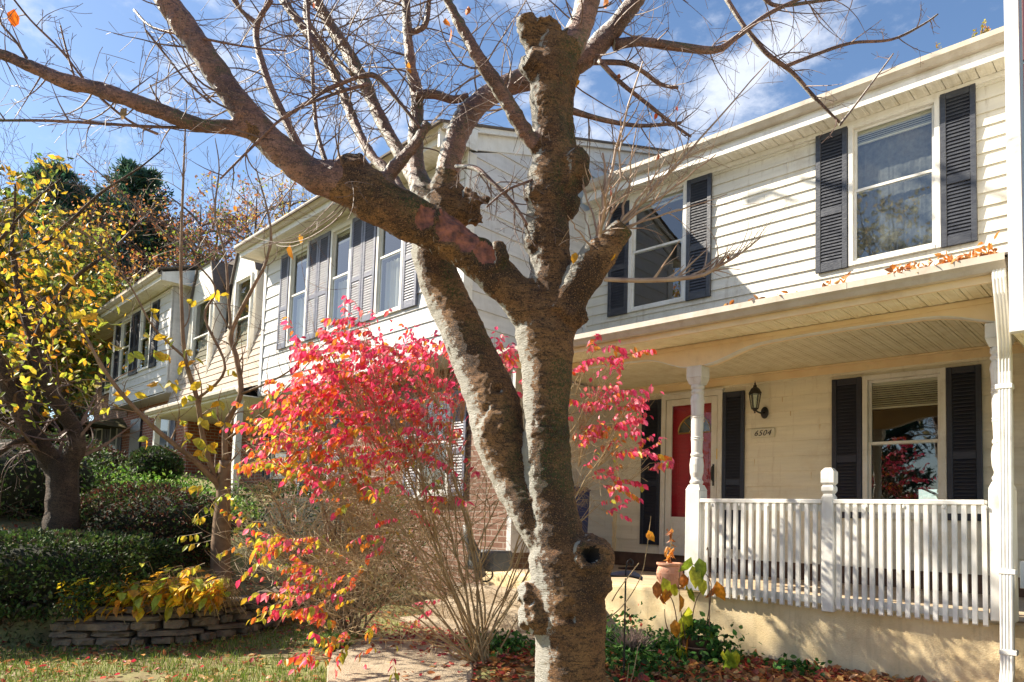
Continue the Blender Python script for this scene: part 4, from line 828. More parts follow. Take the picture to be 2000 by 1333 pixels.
# shade inside the knot hole put into a near-black colour, and the red raw heartwood of the cut limb
raw = mat('raw_heartwood', (.36, .12, .07), (.08, .03, .02), scale=18, stretch=(1, 1, 1), rough=.75, bump=.7, bscale=40); hole_shade = mat('knot_hole_shade', (.012, .008, .006), rough=1)
me = trunk.data; me.materials.append(raw); me.materials.append(hole_shade); me.materials.append(MT['bark_young'])
from mathutils.kdtree import KDTree
lab = [(p, 0, r) for pth in (main, left, rst, st1, st2) for p, r in pth] + [(p, 1, r) for pth in (archl[7:], diag[48:], lbr[3:], upl[6:], upr[4:], sec[6:], th[6:], beh[4:], spur[5:]) for p, r in pth] + [(p, 0, r) for pth in (archl[:7], diag[:48], lbr[:3], upl[:6], upr[:4], sec[:6], th[:6], beh[:4], spur[:5], top2) for p, r in pth]
kd = KDTree(len(lab))
for i_, (p, l_, r) in enumerate(lab): kd.insert(p, i_)
kd.balance()
for p_ in me.polygons:
    c = p_.center; _, i_, d_ = kd.find(c + rv0(c)*.05)
    if lab[i_][1]: p_.material_index = 3
hc0 = holes[0]
for p_ in me.polygons:
    c = p_.center
    if p_.normal.dot(tocam) > -.1 and scar_r(c) < 1: p_.material_index = 1
    w_ = c-hc0[0]; rr_ = (w_-tocam*w_.dot(tocam)).length
    if rr_ < hc0[1]*1.12 and abs(w_.dot(tocam)) < .2 and w_.dot(tocam) < .03: p_.material_index = 2
# ------------------------------------------------------------------ twigs
def twig(mb, p, d, L, r, lvl, rng, up=.0, droop=.0, wig=.35, sides=4, kids=3, sink=None, minr=.0008):
    n = max(3, int(L/.045)+1); n = min(n, 11); pts = [p.copy()]; rr = [r]; cur = p.copy(); d = d.normalized(); ax = Vector((rng.uniform(-1, 1), rng.uniform(-1, 1), rng.uniform(-1, 1)))
    for i in range(n):
        d = (d + ax*(wig*.30) + Vector((rng.uniform(-1, 1), rng.uniform(-1, 1), rng.uniform(-1, 1)))*(wig*.13) + Vector((0, 0, up-droop))*.12).normalized()
        cur = cur+d*(L/n); pts.append(cur.copy()); rr.append(max(minr, r*(1-.8*(i+1)/n)))
    mb.tube(pts, rr, sides if r > .0025 else 3, cap=False)
    if sink is not None: sink.append((pts[-1], d.copy()))
    if lvl > 0:
        for k in range(kids):
            i = rng.randint(1, n-1) if n > 2 else 1; b = pts[i]; t = (pts[min(i+1, n)]-pts[i-1]).normalized(); s_ = t.cross(Vector((rng.uniform(-1, 1), rng.uniform(-1, 1), rng.uniform(-1, 1)))).normalized()
            twig(mb, b, t*.85+s_*.75, L*rng.uniform(.3, .68), rr[i]*.6, lvl-1, rng, up, droop, wig, sides, kids, sink, minr)
rt = random.Random(21)
limb = MB(); tw = MB(); tips = []
def br(L, n=5, kids=6, klen=.62, up=.3, droop=0, lvl=2, sides=6, kr=.0044, start=.15, wig=.5):
    P = px(L, n); lb_ = MB(); sweep(lb_, P, sides, .12, len(L)*1.7+L[0][0]*.01); lb_.build('branch', MT['bark_young'], T, True)
    m_ = len(P)
    kids = int(kids*1.15)
    for k in range(kids):
        i = int(m_*(start+(1-start)*(k+rt.random())/kids)); i = min(m_-2, max(1, i)); t = (P[i+1][0]-P[i-1][0]).normalized(); s_ = t.cross(Vector((rt.uniform(-1, 1), rt.uniform(-1, 1), rt.uniform(-1, 1)))).normalized()
        twig(tw, P[i][0], t*.5+s_, klen*rt.uniform(.4, 1.15), min(P[i][1]*.6, kr), lvl, rt, up, droop, wig, 4, 2, tips, .0012)
# secondary limbs traced over the sky
br([(1200, 88, 12, 4.35), (1250, 82, 9, 4.4), (1325, 92, 9, 4.45), (1398, 98, 7.5, 4.5), (1440, 72, 5.5, 4.5), (1500, 28, 4.5, 4.5), (1580, -10, 4, 4.5)], kids=14, klen=.5, up=-.2)
br([(1160, 122, 6, 4.35), (1220, 124, 5, 4.4), (1255, 140, 4.5, 4.45), (1290, 165, 4, 4.5), (1325, 172, 3, 4.5)], kids=7, klen=.35)
br([(1170, 118, 6, 4.3), (1210, 160, 5, 4.3), (1260, 200, 4.5, 4.3), (1310, 240, 4, 4.3), (1350, 268, 2.5, 4.3)], kids=8, klen=.4)
br([(1408, -20, 5, 4.6), (1452, 50, 5, 4.6), (1498, 105, 5, 4.6), (1545, 140, 4.5, 4.6), (1590, 190, 4, 4.6), (1640, 240, 2.5, 4.6)], kids=9, klen=.35, up=-.3)
br([(1530, 132, 4, 4.6), (1580, 112, 4, 4.6), (1660, 85, 3.5, 4.6), (1740, 78, 3, 4.6), (1800, 50, 2.2, 4.6), (1832, 28, 1.5, 4.6)], kids=7, klen=.22)
br([(1470, -30, 4, 4.6), (1510, 10, 4, 4.6), (1580, 5, 3.5, 4.6), (1680, -10, 3, 4.6)], kids=7, klen=.35, up=-.3)
br([(1110, 215, 7, 4.1), (1180, 235, 5, 4.15), (1250, 246, 4, 4.2), (1330, 240, 3, 4.25)], kids=9, klen=.4)
br([(1640, 245, 2.5, 4.6), (1690, 180, 2, 4.6), (1745, 105, 1.2, 4.6)], kids=3, klen=.15)
br([(640, 330, 6, 3.75), (618, 250, 4, 3.8), (610, 140, 4, 3.9), (602, 40, 3.4, 4.0), (598, -30, 3, 4.0)], kids=8, klen=.4)
br([(600, 318, 9, 3.74), (560, 240, 8, 3.76), (520, 150, 7, 3.78), (500, 60, 6.5, 3.8), (530, 0, 5.5, 3.8)], kids=12, klen=.5)
br([(500, 45, 6, 3.8), (470, 20, 4, 3.8), (445, -15, 3.5, 3.8)], kids=5, klen=.35)
br([(605, -20, 8, 4.8), (600, 40, 7, 4.75), (640, 95, 5, 4.7), (690, 150, 3.5, 4.6)], kids=6, klen=.4)
br([(815, 185, 9, 4.42), (850, 185, 9, 4.4), (885, 195, 8, 4.4), (915, 188, 7, 4.4)], kids=4, klen=.35)
br([(798, 65, 7, 4.45), (830, 50, 6, 4.4), (838, 0, 5, 4.4)], kids=6, klen=.35)
br([(720, 165, 4, 3.8), (650, 185, 3.2, 3.7), (560, 225, 3, 3.65), (480, 300, 2.6, 3.6), (430, 350, 2, 3.6)], kids=9, klen=.35)
br([(700, 150, 5, 3.7), (735, 150, 6, 3.7), (780, 200, 4, 3.7), (820, 250, 3, 3.7)], kids=5, klen=.3)
br([(700, 150, 4, 3.7), (640, 175, 5, 3.7), (600, 200, 3.5, 3.68), (560, 230, 2, 3.65)], kids=8, klen=.3)
br([(460, 252, 5, 3.68), (380, 250, 3.4, 3.6), (300, 248, 3, 3.5), (200, 242, 3, 3.4), (90, 236, 2.8, 3.3), (-30, 236, 2.5, 3.2)], kids=8, klen=.2)
br([(308, 262, 2.6, 3.5), (250, 235, 2.4, 3.5), (180, 175, 2.4, 3.45), (120, 100, 2.2, 3.4), (60, 40, 2, 3.35), (20, -10, 2, 3.3)], kids=8, klen=.22)
br([(52, 114, 3, 3.3), (30, 80, 2.4, 3.3), (0, 45, 2, 3.3)], kids=3, klen=.25)
br([(330, 225, 2.4, 3.5), (305, 190, 1.8, 3.5), (292, 165, 1.4, 3.5)], kids=3, klen=.08, lvl=1)
br([(150, 165, 2.6, 3.4), (130, 100, 2.2, 3.4), (118, 50, 1.6, 3.4)], kids=6, klen=.06, lvl=0)
br([(262, 20, 2.6, 3.7), (300, 55, 2.6, 3.65), (380, 72, 2.6, 3.6), (470, 90, 2.2, 3.6), (560, 100, 1.6, 3.6)], kids=9, klen=.3)
br([(285, 60, 2.4, 3.7), (325, 110, 2.2, 3.7), (365, 160, 2.2, 3.68), (410, 200, 2.8, 3.66)], kids=8, klen=.22)
br([(890, 325, 3, 4.1), (930, 330, 5.5, 3.95), (965, 360, 5, 3.9), (1000, 395, 4, 3.88), (1030, 440, 3, 3.87)], kids=16, klen=.28, up=-.6, wig=1.0)
br([(1040, 352, 3, 3.94), (990, 372, 2.5, 3.85), (950, 405, 2, 3.8)], kids=6, klen=.2)
# water shoots on the cut right limb
for (x0, y0, x1, y1, r_, n_) in ((1165, 490, 1180, 300, 7, 9), (1165, 490, 1255, 120, 5, 12), (1170, 480, 1190, 360, 6, 6), (1175, 470, 1150, 330, 3, 5), (1160, 490, 1105, 420, 3, 4), (1180, 468, 1215, 250, 4, 9), (1195, 450, 1400, 300, 4, 10), (1205, 445, 1500, 120, 4, 16), (1200, 455, 1300, 310, 4, 8), (1190, 470, 1330, 380, 3.4, 7), (1210, 440, 1240, 250, 3.5, 8), (1215, 445, 1420, 380, 3.2, 5), (1215, 440, 1350, 280, 3.6, 8), (1175, 475, 1100, 250, 3, 7), (1160, 495, 1120, 380, 2.6, 4)):
    a = atd(x0, y0, 3.82); b = atd(x1, y1, 3.82+rt.uniform(-.25, .35)); n = 9; pts = []; rr = []
    off = Vector((rt.uniform(-1, 1), rt.uniform(-1, 1), rt.uniform(-.3, .3)))*.03*(b-a).length
    for i in range(n+1): u = i/n; pts.append(a.lerp(b, u)+off*math.sin(u*math.pi)*1.5+Vector((rt.uniform(-1, 1), rt.uniform(-1, 1), 0))*.008); rr.append(r_*3.8/FPX*.8*(1-.7*u))
    limb2 = globals().setdefault('SH', MB()); limb2.tube(pts, rr, 6, cap=False)
    for k in range(int(n_*.7)):
        i = rt.randint(2, n-1); t = (pts[i+1]-pts[i]).normalized(); s_ = t.cross(Vector((rt.uniform(-1, 1), rt.uniform(-1, 1), rt.uniform(-1, 1)))).normalized(); twig(SH, pts[i], t*.9+s_*.7, rt.uniform(.1, .35), rr[i]*.6, 1, rt, .3, 0, .5, 4, 1, tips, .0013)
P = px([(1180, 546, 4.5, 3.8), (1240, 548, 5, 3.76), (1310, 546, 5, 3.72), (1370, 538, 4, 3.7), (1400, 522, 3, 3.68), (1440, 500, 2, 3.66), (1485, 465, 1.3, 3.64)]); sweep(SH, P, 8)
for i in range(9, len(P)-1, 2):
    for k in range(2): twig(SH, P[i][0], (P[i+1][0]-P[i][0]).normalized()*.8+Vector((rt.uniform(-.4, .4), rt.uniform(-.4, .4), rt.uniform(.1, .9))), rt.uniform(.08, .28), P[i][1]*.55, 1, rt, .2, 0, .6, 4, 1, tips)
# small twigs from every limb
for pth, cnt, L_, up in ((archl, 24, .55, -.1), (diag, 30, .6, .1), (lbr, 14, .3, .3), (upl, 26, .6, .2), (sec, 30, .65, .2), (th, 36, .65, .2), (beh, 36, .65, .2), (upr, 8, .5, .1), (main, 10, .2, .2)):
    m_ = len(pth)
    for k in range(cnt):
        i = rt.randint(int(m_*.35), m_-2); c, r_ = pth[i]; t = (pth[i+1][0]-pth[i-1][0]).normalized(); s_ = t.cross(Vector((rt.uniform(-1, 1), rt.uniform(-1, 1), rt.uniform(-1, 1)))).normalized()
        twig(tw, c+s_*r_*.8, s_+t*.3, L_*rt.uniform(.4, 1.4), rt.uniform(.003, .006), 2, rt, up, 0, .6, 4, 2, tips, .0013)
tw.build('crown', MT['twig'], T); SH.build('shoots', MT['shoot'], T)

def leaf(mb, p, d, nrm, L, W, col, fold=.25, curl=.2, st=2):
    """one leaf: folded along its midrib and curling down to the tip"""
    d = d.normalized(); s_ = d.cross(nrm)
    if s_.length < 1e-4: s_ = d.orthogonal()
    s_.normalize(); n_ = s_.cross(d)
    prof = ((0, 0), (.32, .92), (.68, .80), (1, 0)) if st == 2 else ((0, 0), (.5, 1), (1, 0))
    vs = [p.copy()]; mid = []
    for u, k in prof[1:-1]:
        c = p+d*(L*u)-n_*(curl*L*u*u); vs += [c+s_*(W*.5*k)+n_*(fold*W*.5*k), c, c-s_*(W*.5*k)+n_*(fold*W*.5*k)]
    vs.append(p+d*L-n_*(curl*L)); q = len(vs)-1
    if st == 2: fs = [(0, 2, 1), (0, 3, 2), (1, 2, 5, 4), (2, 3, 6, 5), (4, 5, q), (5, 6, q)]
    else: fs = [(0, 2, 1), (0, 3, 2), (1, 2, q), (2, 3, q)]
    mb.add(vs, fs, col)
def rv(rng): 
    while True:
        v = Vector((rng.uniform(-1, 1), rng.uniform(-1, 1), rng.uniform(-1, 1)))
        if .05 < v.length < 1: return v.normalized()
def vary(c, rng, a=.2): k = 1+rng.uniform(-a, a); return (c[0]*k, c[1]*k*(1+rng.uniform(-a, a)*.5), c[2]*k)
mb = MB()
for (x, y, d, s_, c) in ((28, 32, 3.2, 24, (.75, .16, .01)), (1180, 8, 4.2, 16, (.8, .25, .02)), (870, 45, 3.8, 16, (.75, .24, .02)), (880, 65, 3.8, 18, (.7, .2, .02)), (798, 130, 4.4, 14, (.8, .3, .03)), (1128, 163, 4.0, 14, (.8, .35, .04)), (1195, 375, 3.8, 18, (.75, .13, .01)), (1125, 503, 3.8, 16, (.9, .42, .02)), (1200, 500, 3.8, 12, (.8, .4, .03)), (1282, 226, 4.3, 9, (.7, .1, .02)), (1323, 212, 4.4, 9, (.6, .05, .02)), (1287, 306, 4.2, 9, (.7, .12, .02)), (1420, 502, 3.7, 8, (.35, .12, .05)), (915, 20, 3.8, 14, (.7, .2, .03)), (610, 8, 4.2, 14, (.4, .12, .06)), (566, 490, 3.9, 20, (.75, .3, .03)), (585, 465, 3.9, 12, (.6, .3, .05)), (248, 222, 3.4, 18, (.30, .20, .10)), (1210, 150, 4.3, 10, (.5, .15, .04)), (459, 406, 6, 8, (.8, .3, .03))):
    leaf(mb, atd(x, y-s_*.6, d), Vector((rt.uniform(-.4, .4), rt.uniform(-.4, .4), -1)), rv(rt), s_*1.5*d/FPX, s_*.95*d/FPX, c, .35, .2)
mb.build('foliage', MT['leaf'], T)
print('tree done', len(tw.f), len(tips))

# ================================================================== RED BURNING BUSH
rb = random.Random(5)
PK = [(.90, .075, .20), (.90, .07, .19), (.92, .15, .28), (.84, .06, .15), (.90, .16, .16), (.94, .24, .32)]
OR = [(.85, .20, .03), (.80, .28, .04), (.80, .12, .03), (.85, .36, .05)]
YL = [(.80, .55, .05), (.72, .50, .04), (.55, .52, .06), (.38, .45, .05)]
def pick(rng, wp, wo, wy):
    u = rng.random()*(wp+wo+wy); return vary(rng.choice(PK if u < wp else OR if u < wp+wo else YL), rng, .18)
B0 = atd(940, 1300, 6.0); B0.z = ground(B0.x, B0.y)-.02
RB = thing('burning_bush', tuple(B0), 'large burning bush with pink, red and orange leaves on fanning stems', 'bush')
stems = MB(); fine = MB(); fol = MB()
def spray(p, d, L, wp, wo, wy, ls=.075, n=9, rng=rb, fol_=None, tw_=None, droop=.75, r=.0022):
    """an arching leafy twig: leaves in opposite pairs, hanging"""
    fol_ = fol_ if fol_ is not None else fol; tw_ = tw_ if tw_ is not None else fine
    d = d.normalized(); cur = p.copy(); pts = [cur.copy()]; ax = rv(rng)*.12
    for i in range(n):
        d = (d+ax+Vector((0, 0, -.05))).normalized(); cur = cur+d*(L/n); pts.append(cur.copy())
        s_ = d.cross(Vector((0, 0, 1)))
        if s_.length < .05: s_ = rv(rng)
        s_.normalize()
        for sg in (-1, 1):
            if rng.random() < .22: continue
            ld = (s_*sg*rng.uniform(.3, .9)+Vector((0, 0, -droop*rng.uniform(.5, 1.3)))+d*rng.uniform(.1, .7)+rv(rng)*.2).normalized()
            l_ = ls*rng.uniform(.65, 1.2); leaf(fol_, cur, ld, (rv(rng)*.7+s_*sg+Vector((0, 0, .5))), l_, l_*rng.uniform(.45, .62), pick(rng, wp, wo, wy), rng.uniform(.15, .5), rng.uniform(.05, .35))
    tw_.tube(pts, [r*(1-.6*i/n) for i in range(n+1)], 3, cap=False)
def stem_to(b, e, r, rng, sink, bow=.1, n=11, wig=.016, mb=None):
    if mb is None and sink and rng.random() < .7:
        q_ = min(rng.sample(sink, min(len(sink), 7)), key=lambda q: (q[0][5]-b.lerp(e, .45)).length); i_ = rng.randint(3, 6); b = q_[0][i_].copy(); r = min(r, q_[1][i_]*.85)
    h = (e-b).length; side = Vector((rng.uniform(-1, 1), rng.uniform(-1, 1), 0))*h*.05; pts = []; rr = []
    for i in range(n+1):
        u = i/n; q = b.lerp(e, u) + Vector((0, 0, h*bow*math.sin(u*math.pi))) + side*math.sin(u*math.pi*1.3) + Vector((rng.uniform(-1, 1), rng.uniform(-1, 1), rng.uniform(-1, 1)))*wig; pts.append(q); rr.append(r*(1-.82*u))
    (mb or stems).tube(pts, rr, 6, cap=False); sink.append((pts, rr)); return pts, rr
# leafy masses: x, y, rx, ry, depth, number of sprays, weights pink/orange/yellow
CL = [(715, 640, 35, 25, 5.9, 5, 9, 1, 0), (745, 690, 60, 35, 5.9, 14, 9, 1, 0), (640, 690, 40, 22, 5.8, 8, 8, 2, 1), (690, 740, 80, 35, 5.8, 20, 8, 2, 1), (800, 720, 70, 40, 6.1, 22, 9, 2, .3), (860, 700, 35, 22, 6.2, 7, 9, 1, 0),
      (620, 790, 60, 35, 5.7, 16, 6, 4, 1.5), (720, 800, 90, 40, 5.9, 26, 8, 2, .6), (830, 800, 80, 45, 6.2, 26, 9, 1.5, .3), (905, 770, 40, 40, 6.3, 9, 9, 2, .2), (560, 850, 45, 30, 5.6, 11, 4, 5, 3), (640, 860, 70, 32, 5.7, 18, 5, 4, 3), (750, 870, 90, 40, 6.0, 22, 7, 3, 1), (860, 870, 70, 40, 6.3, 15, 8, 2, .5),
      (530, 905, 30, 18, 5.5, 5, 2, 4, 5), (600, 920, 50, 22, 5.6, 7, 4, 4, 4), (700, 930, 80, 28, 5.8, 8, 5, 3, 3), (985, 700, 28, 28, 6.4, 7, 9, 1, .2), (990, 770, 22, 40, 6.4, 4, 8, 2, 0), (955, 860, 40, 40, 6.3, 4, 7, 3, 1),
      (1150, 690, 22, 14, 6.1, 4, 9, 2, 0), (1190, 725, 45, 20, 5.9, 8, 9, 2, 0), (1160, 780, 50, 40, 6.0, 20, 9, 2, .2), (1225, 800, 25, 25, 5.8, 7, 9, 1, .2), (1135, 850, 35, 30, 6.1, 9, 7, 3, .8), (1205, 865, 40, 25, 5.8, 8, 8, 2, .8), (1262, 902, 16, 10, 5.7, 3, 6, 3, 1), (1160, 925, 40, 25, 6.0, 8, 8, 2, 1), (1155, 990, 22, 18, 6.0, 3, 8, 3, .5), (1195, 830, 30, 20, 5.9, 6, 9, 2, 0),
      (540, 1035, 35, 20, 5.3, 6, 2, 3, 6), (600, 1060, 50, 20, 5.4, 8, 4, 4, 4), (520, 1080, 18, 12, 5.2, 2, 1, 3, 6), (620, 1110, 55, 22, 5.3, 8, 4, 4, 4), (690, 1120, 40, 20, 5.5, 5, 4, 4, 4), (560, 1160, 40, 14, 5.2, 5, 3, 4, 5), (630, 1165, 45, 16, 5.2, 6, 4, 4, 4), (555, 1195, 35, 12, 5.1, 4, 2, 4, 5), (650, 1200, 40, 14, 5.2, 4, 4, 4, 3), (700, 1240, 60, 14, 5.1, 6, 4, 3, 5), (625, 1280, 30, 12, 4.9, 4, 5, 4, 3), (660, 1240, 25, 10, 5.0, 2, 2, 3, 6),
      (760, 980, 60, 25, 5.7, 4, 6, 3, 2), (830, 1020, 60, 30, 5.8, 3, 7, 2, 1), (720, 1050, 50, 30, 5.6, 4, 5, 3, 3), (900, 960, 40, 30, 6.0, 3, 8, 2, 1), (860, 1180, 20, 15, 5.7, 2, 8, 1, 0), (800, 905, 60, 25, 6.0, 7, 8, 2, .5)]
sinks = []
for x, y, rx, ry, dp, cnt, wp, wo, wy in CL:
    ns = max(1, cnt//5); cnt = int(cnt*(1.15 if x > 1100 else 2.0 if y < 980 else 1.2))
    ends = []
    for k in range(ns):
        e = atd(x+rb.gauss(0, .45)*rx, y+rb.gauss(0, .45)*ry, dp+rb.uniform(-.3, .3)); b = B0+Vector((rb.uniform(-.09, .09), rb.uniform(-.09, .09), 0))
        stem_to(b, e, rb.uniform(.006, .012), rb, sinks, .02 if y < 950 else .10)
        ends.append(e)
    for k in range(cnt):
        x_, y_ = x+rb.gauss(0, .62)*rx, y+rb.gauss(0, .62)*ry; p = atd(x_, y_, dp+rb.uniform(-.4, .4))
        if p.y > 5.75: p *= 5.75/p.y
        out = (p-(B0+Vector((0, 0, .7)))); out.z *= .35; out = out.normalized()+rv(rb)*.55
        e = min(ends, key=lambda q: (q-p).length); fine.tube([e.lerp(p, 0)-(e-B0)*.12, (e+p)*.5+rv(rb)*.03, p], [.003, .0025, .002], 3, cap=False)
        spray(p, out, rb.uniform(.14, .30), wp, wo, wy, ls=rb.uniform(.045, .078), n=rb.randint(4, 8))
# extra bare stems and the fine pale twigs between them
for k in range(22):
    x, y = rb.choice(((rb.uniform(560, 1020), rb.uniform(830, 1000)), (rb.uniform(560, 900), rb.uniform(1000, 1180)), (rb.uniform(880, 1180), rb.uniform(780, 1000))))
    stem_to(B0+Vector((rb.uniform(-.1, .1), rb.uniform(-.1, .1), 0)), atd(x, y, rb.uniform(5.5, 6.4)), rb.uniform(.006, .013), rb, sinks, .03)
for pts, rr in sinks:
    for k in range(19):
        i = rb.randint(3, len(pts)-2); t = (pts[i+1]-pts[i]).normalized(); twig(fine, pts[i], t*.6+rv(rb)*.9, rb.uniform(.08, .42), max(.0014, rr[i]*.4), 1, rb, .25, 0, .7, 3, 3, None, .0008)
stems.build('stem_cluster', MT['stem'], RB, True); fine.build('twig', MT['stem'], RB); fol.build('foliage', MT['leaf'], RB)
print('bush', len(fol.f), len(fine.f))

# ------------------------------------------------------------------ second, nearly bare shrub to the left
B1 = atd(680, 1190, 7.2); B1.z = ground(B1.x, B1.y)
SB = thing('twiggy_shrub', tuple(B1), 'wide nearly leafless shrub of tangled tan twigs, left of the red bush', 'bush')
stems = MB(); fine = MB(); fol = MB(); sinks = []
for k in range(66):
    x = rb.uniform(395, 760); y = rb.uniform(840, 1150) if x < 640 else rb.uniform(830, 1000)
    if k >= 44: x, y = rb.uniform(640, 930), rb.uniform(880, 1100)
    e = atd(x, y, rb.uniform(6.5, 7.6))
    stem_to(B1+Vector((rb.uniform(-.15, .15), rb.uniform(-.15, .15), 0)), e, rb.uniform(.008, .018), rb, sinks, .06)
for pts, rr in sinks:
    for k in range(14):
        i = rb.randint(2, len(pts)-2); t = (pts[i+1]-pts[i]).normalized(); h = rv(rb); h.z *= .45; twig(fine, pts[i], t*.5+h*.9, rb.uniform(.12, .55), max(.0034, rr[i]*.4), 1, rb, .15, 0, .9, 3, 3, None, .0022)
    for k in range(1):
        i = rb.randint(4, len(pts)-1); spray(pts[i], rv(rb), .12, 1, 1, 4, ls=.05, n=3)
for (x, y) in ((410, 985), (425, 1000), (395, 1040), (415, 1055), (440, 965), (400, 1100), (430, 1130), (405, 945)):
    spray(atd(x, y, 6.4), Vector((-.5, -.3, -.2)), .22, 0, 0, 1, ls=.075, n=4)
stems.build('stem_cluster', MT['stem_d'], SB, True); fine.build('twig', mat('pale_tan_twig', (.50, .37, .22), (.36, .25, .14), scale=9, rough=.6), SB); fol.build('foliage', MT['leaf'], SB)

# ------------------------------------------------------------------ young tree with few large yellow leaves
B2 = atd(428, 1150, 7.6); B2.z = ground(B2.x, B2.y)
YT = thing('young_tree', tuple(B2), 'slender young tree with a few large yellow leaves, in front of the far houses', 'tree')
tr = MB(); cr_ = MB(); fol = MB(); GY = [(.80, .55, .04), (.85, .45, .03), (.70, .60, .06), (.45, .50, .06)]
ypaths = [[(430, 1160, 26, 7.6), (432, 1060, 22, 7.6), (436, 980, 17, 7.5), (440, 900, 13, 7.5)],
 [(438, 960, 10, 7.5), (380, 900, 8, 7.3), (300, 835, 7, 7.1), (230, 760, 6, 6.9), (190, 700, 5, 6.8), (160, 640, 3, 6.8)],
 [(436, 980, 10, 7.5), (400, 870, 8, 7.4), (385, 780, 7, 7.3), (362, 700, 6.5, 7.2), (355, 600, 5, 7.2), (354, 480, 4.5, 7.2), (358, 350, 3.5, 7.2), (362, 250, 2.2, 7.2), (365, 180, 1.2, 7.2)],
 [(440, 900, 10, 7.5), (442, 830, 9, 7.5), (470, 770, 8, 7.4), (462, 700, 7.5, 7.4), (452, 650, 7, 7.4), (495, 560, 5, 7.3), (520, 510, 4, 7.3), (528, 440, 3.4, 7.3), (500, 330, 2, 7.3)],
 [(452, 650, 5, 7.4), (446, 580, 4, 7.4), (440, 500, 3.6, 7.4), (420, 420, 3, 7.4), (428, 330, 2, 7.4), (420, 270, 1, 7.4)],
 [(385, 780, 5, 7.3), (440, 720, 4, 7.2), (400, 620, 4, 7.2), (420, 560, 3, 7.2), (345, 480, 2.5, 7.1), (230, 370, 2, 7.0), (150, 300, 1.4, 7)],
 [(362, 700, 4, 7.2), (300, 640, 3, 7.1), (255, 560, 2.5, 7.0), (195, 480, 2, 7.0), (120, 430, 1.5, 7)],
 [(470, 770, 4, 7.4), (540, 740, 3, 7.2), (600, 700, 2, 7.1), (660, 650, 1.4, 7.0)], [(442, 860, 4, 7.4), (520, 800, 3, 7.2), (585, 730, 2, 7.1), (620, 690, 1.2, 7)]]
ry = random.Random(12)
for i, L in enumerate(ypaths):
    P = px([(a, b, c*(.85 if i == 0 else .66), d) for a, b, c, d in L], 5); sweep(tr, P, 7, .1, i*2.2)
    if i == 0: continue
    for k in range(13):
        j = ry.randint(2, len(P)-2); t = (P[j+1][0]-P[j-1][0]).normalized(); twig(cr_, P[j][0], t*.6+rv(ry)*.8+Vector((0, 0, .3)), ry.uniform(.2, .7), max(.0022, P[j][1]*.4), 2, ry, .3, 0, .45, 4, 2, None, .0012)
for (x, y, s_) in ((75, 518, 26), (118, 532, 24), (192, 612, 26), (210, 632, 24), (168, 620, 22), (240, 680, 26), (256, 688, 20), (300, 690, 24), (330, 742, 22), (322, 690, 18), (365, 680, 18), (338, 660, 18), (362, 715, 20), (322, 655, 18), (380, 700, 18), (400, 748, 22), (428, 782, 20), (408, 752, 18), (395, 820, 22), (375, 855, 24), (390, 862, 22), (410, 868, 20), (425, 865, 18), (362, 850, 20), (385, 885, 22), (398, 878, 18), (290, 856, 18), (350, 818, 20), (340, 745, 14), (262, 770, 20), (245, 770, 18), (448, 720, 14), (425, 566, 22), (448, 576, 14), (258, 540, 16), (210, 520, 18), (310, 745, 20), (440, 825, 16), (470, 1030, 14), (300, 610, 16), (285, 650, 18), (375, 585, 14), (430, 905, 18), (365, 775, 18), (415, 800, 18), (215, 795, 14)):
    for q in range(2): leaf(fol, atd(x+ry.uniform(-8, 8)*q, y+ry.uniform(-6, 6)*q, 7.1+ry.uniform(-.15, .15)), Vector((ry.uniform(-1, 1), ry.uniform(-1, 1), ry.uniform(-1, .1))), rv(ry), s_*1.25*7/FPX, s_*.78*7/FPX, vary(ry.choice(GY), ry, .15), .25, .25)
tr.build('trunk', MT['stem_d'], YT, True); cr_.build('crown', MT['stem_d'], YT); fol.build('foliage', MT['leaf'], YT)

# ------------------------------------------------------------------ yellow cherry at the left
B3 = atd(120, 1040, 8.0); gz = ground(B3.x, B3.y)
YC = thing('yellow_cherry_tree', (B3.x, B3.y, gz), 'dark forked tree with a yellow and green crown at the left edge', 'tree')
tr = MB(); cr_ = MB(); fol = MB()
yp = [[(122, 1120, 42, 8), (120, 1040, 37, 8), (122, 980, 34, 8), (122, 930, 32, 8), (118, 900, 33, 8)],
 [(112, 920, 26, 8), (85, 880, 24, 7.9), (55, 835, 20, 7.8), (25, 780, 17, 7.7), (0, 720, 14, 7.6), (-20, 650, 12, 7.6)],
 [(128, 915, 24, 8), (148, 878, 20, 8), (145, 840, 18, 8), (120, 800, 16, 7.9), (92, 750, 15, 7.8), (72, 700, 13, 7.8), (55, 640, 10, 7.8), (35, 560, 8, 7.8), (25, 490, 6, 7.8)],
 [(40, 800, 14, 7.8), (30, 760, 12, 7.8), (60, 700, 10, 7.8), (80, 640, 8, 7.7), (110, 590, 6, 7.6), (150, 540, 5, 7.5), (190, 510, 4, 7.4)],
 [(25, 500, 5, 7.8), (80, 480, 4.5, 7.7), (140, 430, 4, 7.6), (200, 375, 3, 7.5), (270, 330, 2, 7.5), (320, 290, 1.2, 7.5)],
 [(90, 890, 10, 8), (45, 860, 7, 7.6), (-10, 890, 6, 7.3)], [(20, 500, 4, 7.6), (28, 420, 3, 7.6), (30, 360, 2, 7.5)], [(0, 470, 4, 7.5), (60, 400, 3, 7.4), (120, 350, 2, 7.4)]]
for i, L in enumerate(yp):
    P = px([(a, b, c*.86, d) for a, b, c, d in L], 6); sweep(tr, P, 10, .15, i*1.7)
    if i < 1: continue
    for k in range(20):
        j = ry.randint(2, len(P)-2); t = (P[j+1][0]-P[j-1][0]).normalized(); twig(cr_, P[j][0], t*.5+rv(ry)*.9, ry.uniform(.3, .9), max(.0028, P[j][1]*.25), 2, ry, .1, 0, .5, 3, 2, None, .0015)
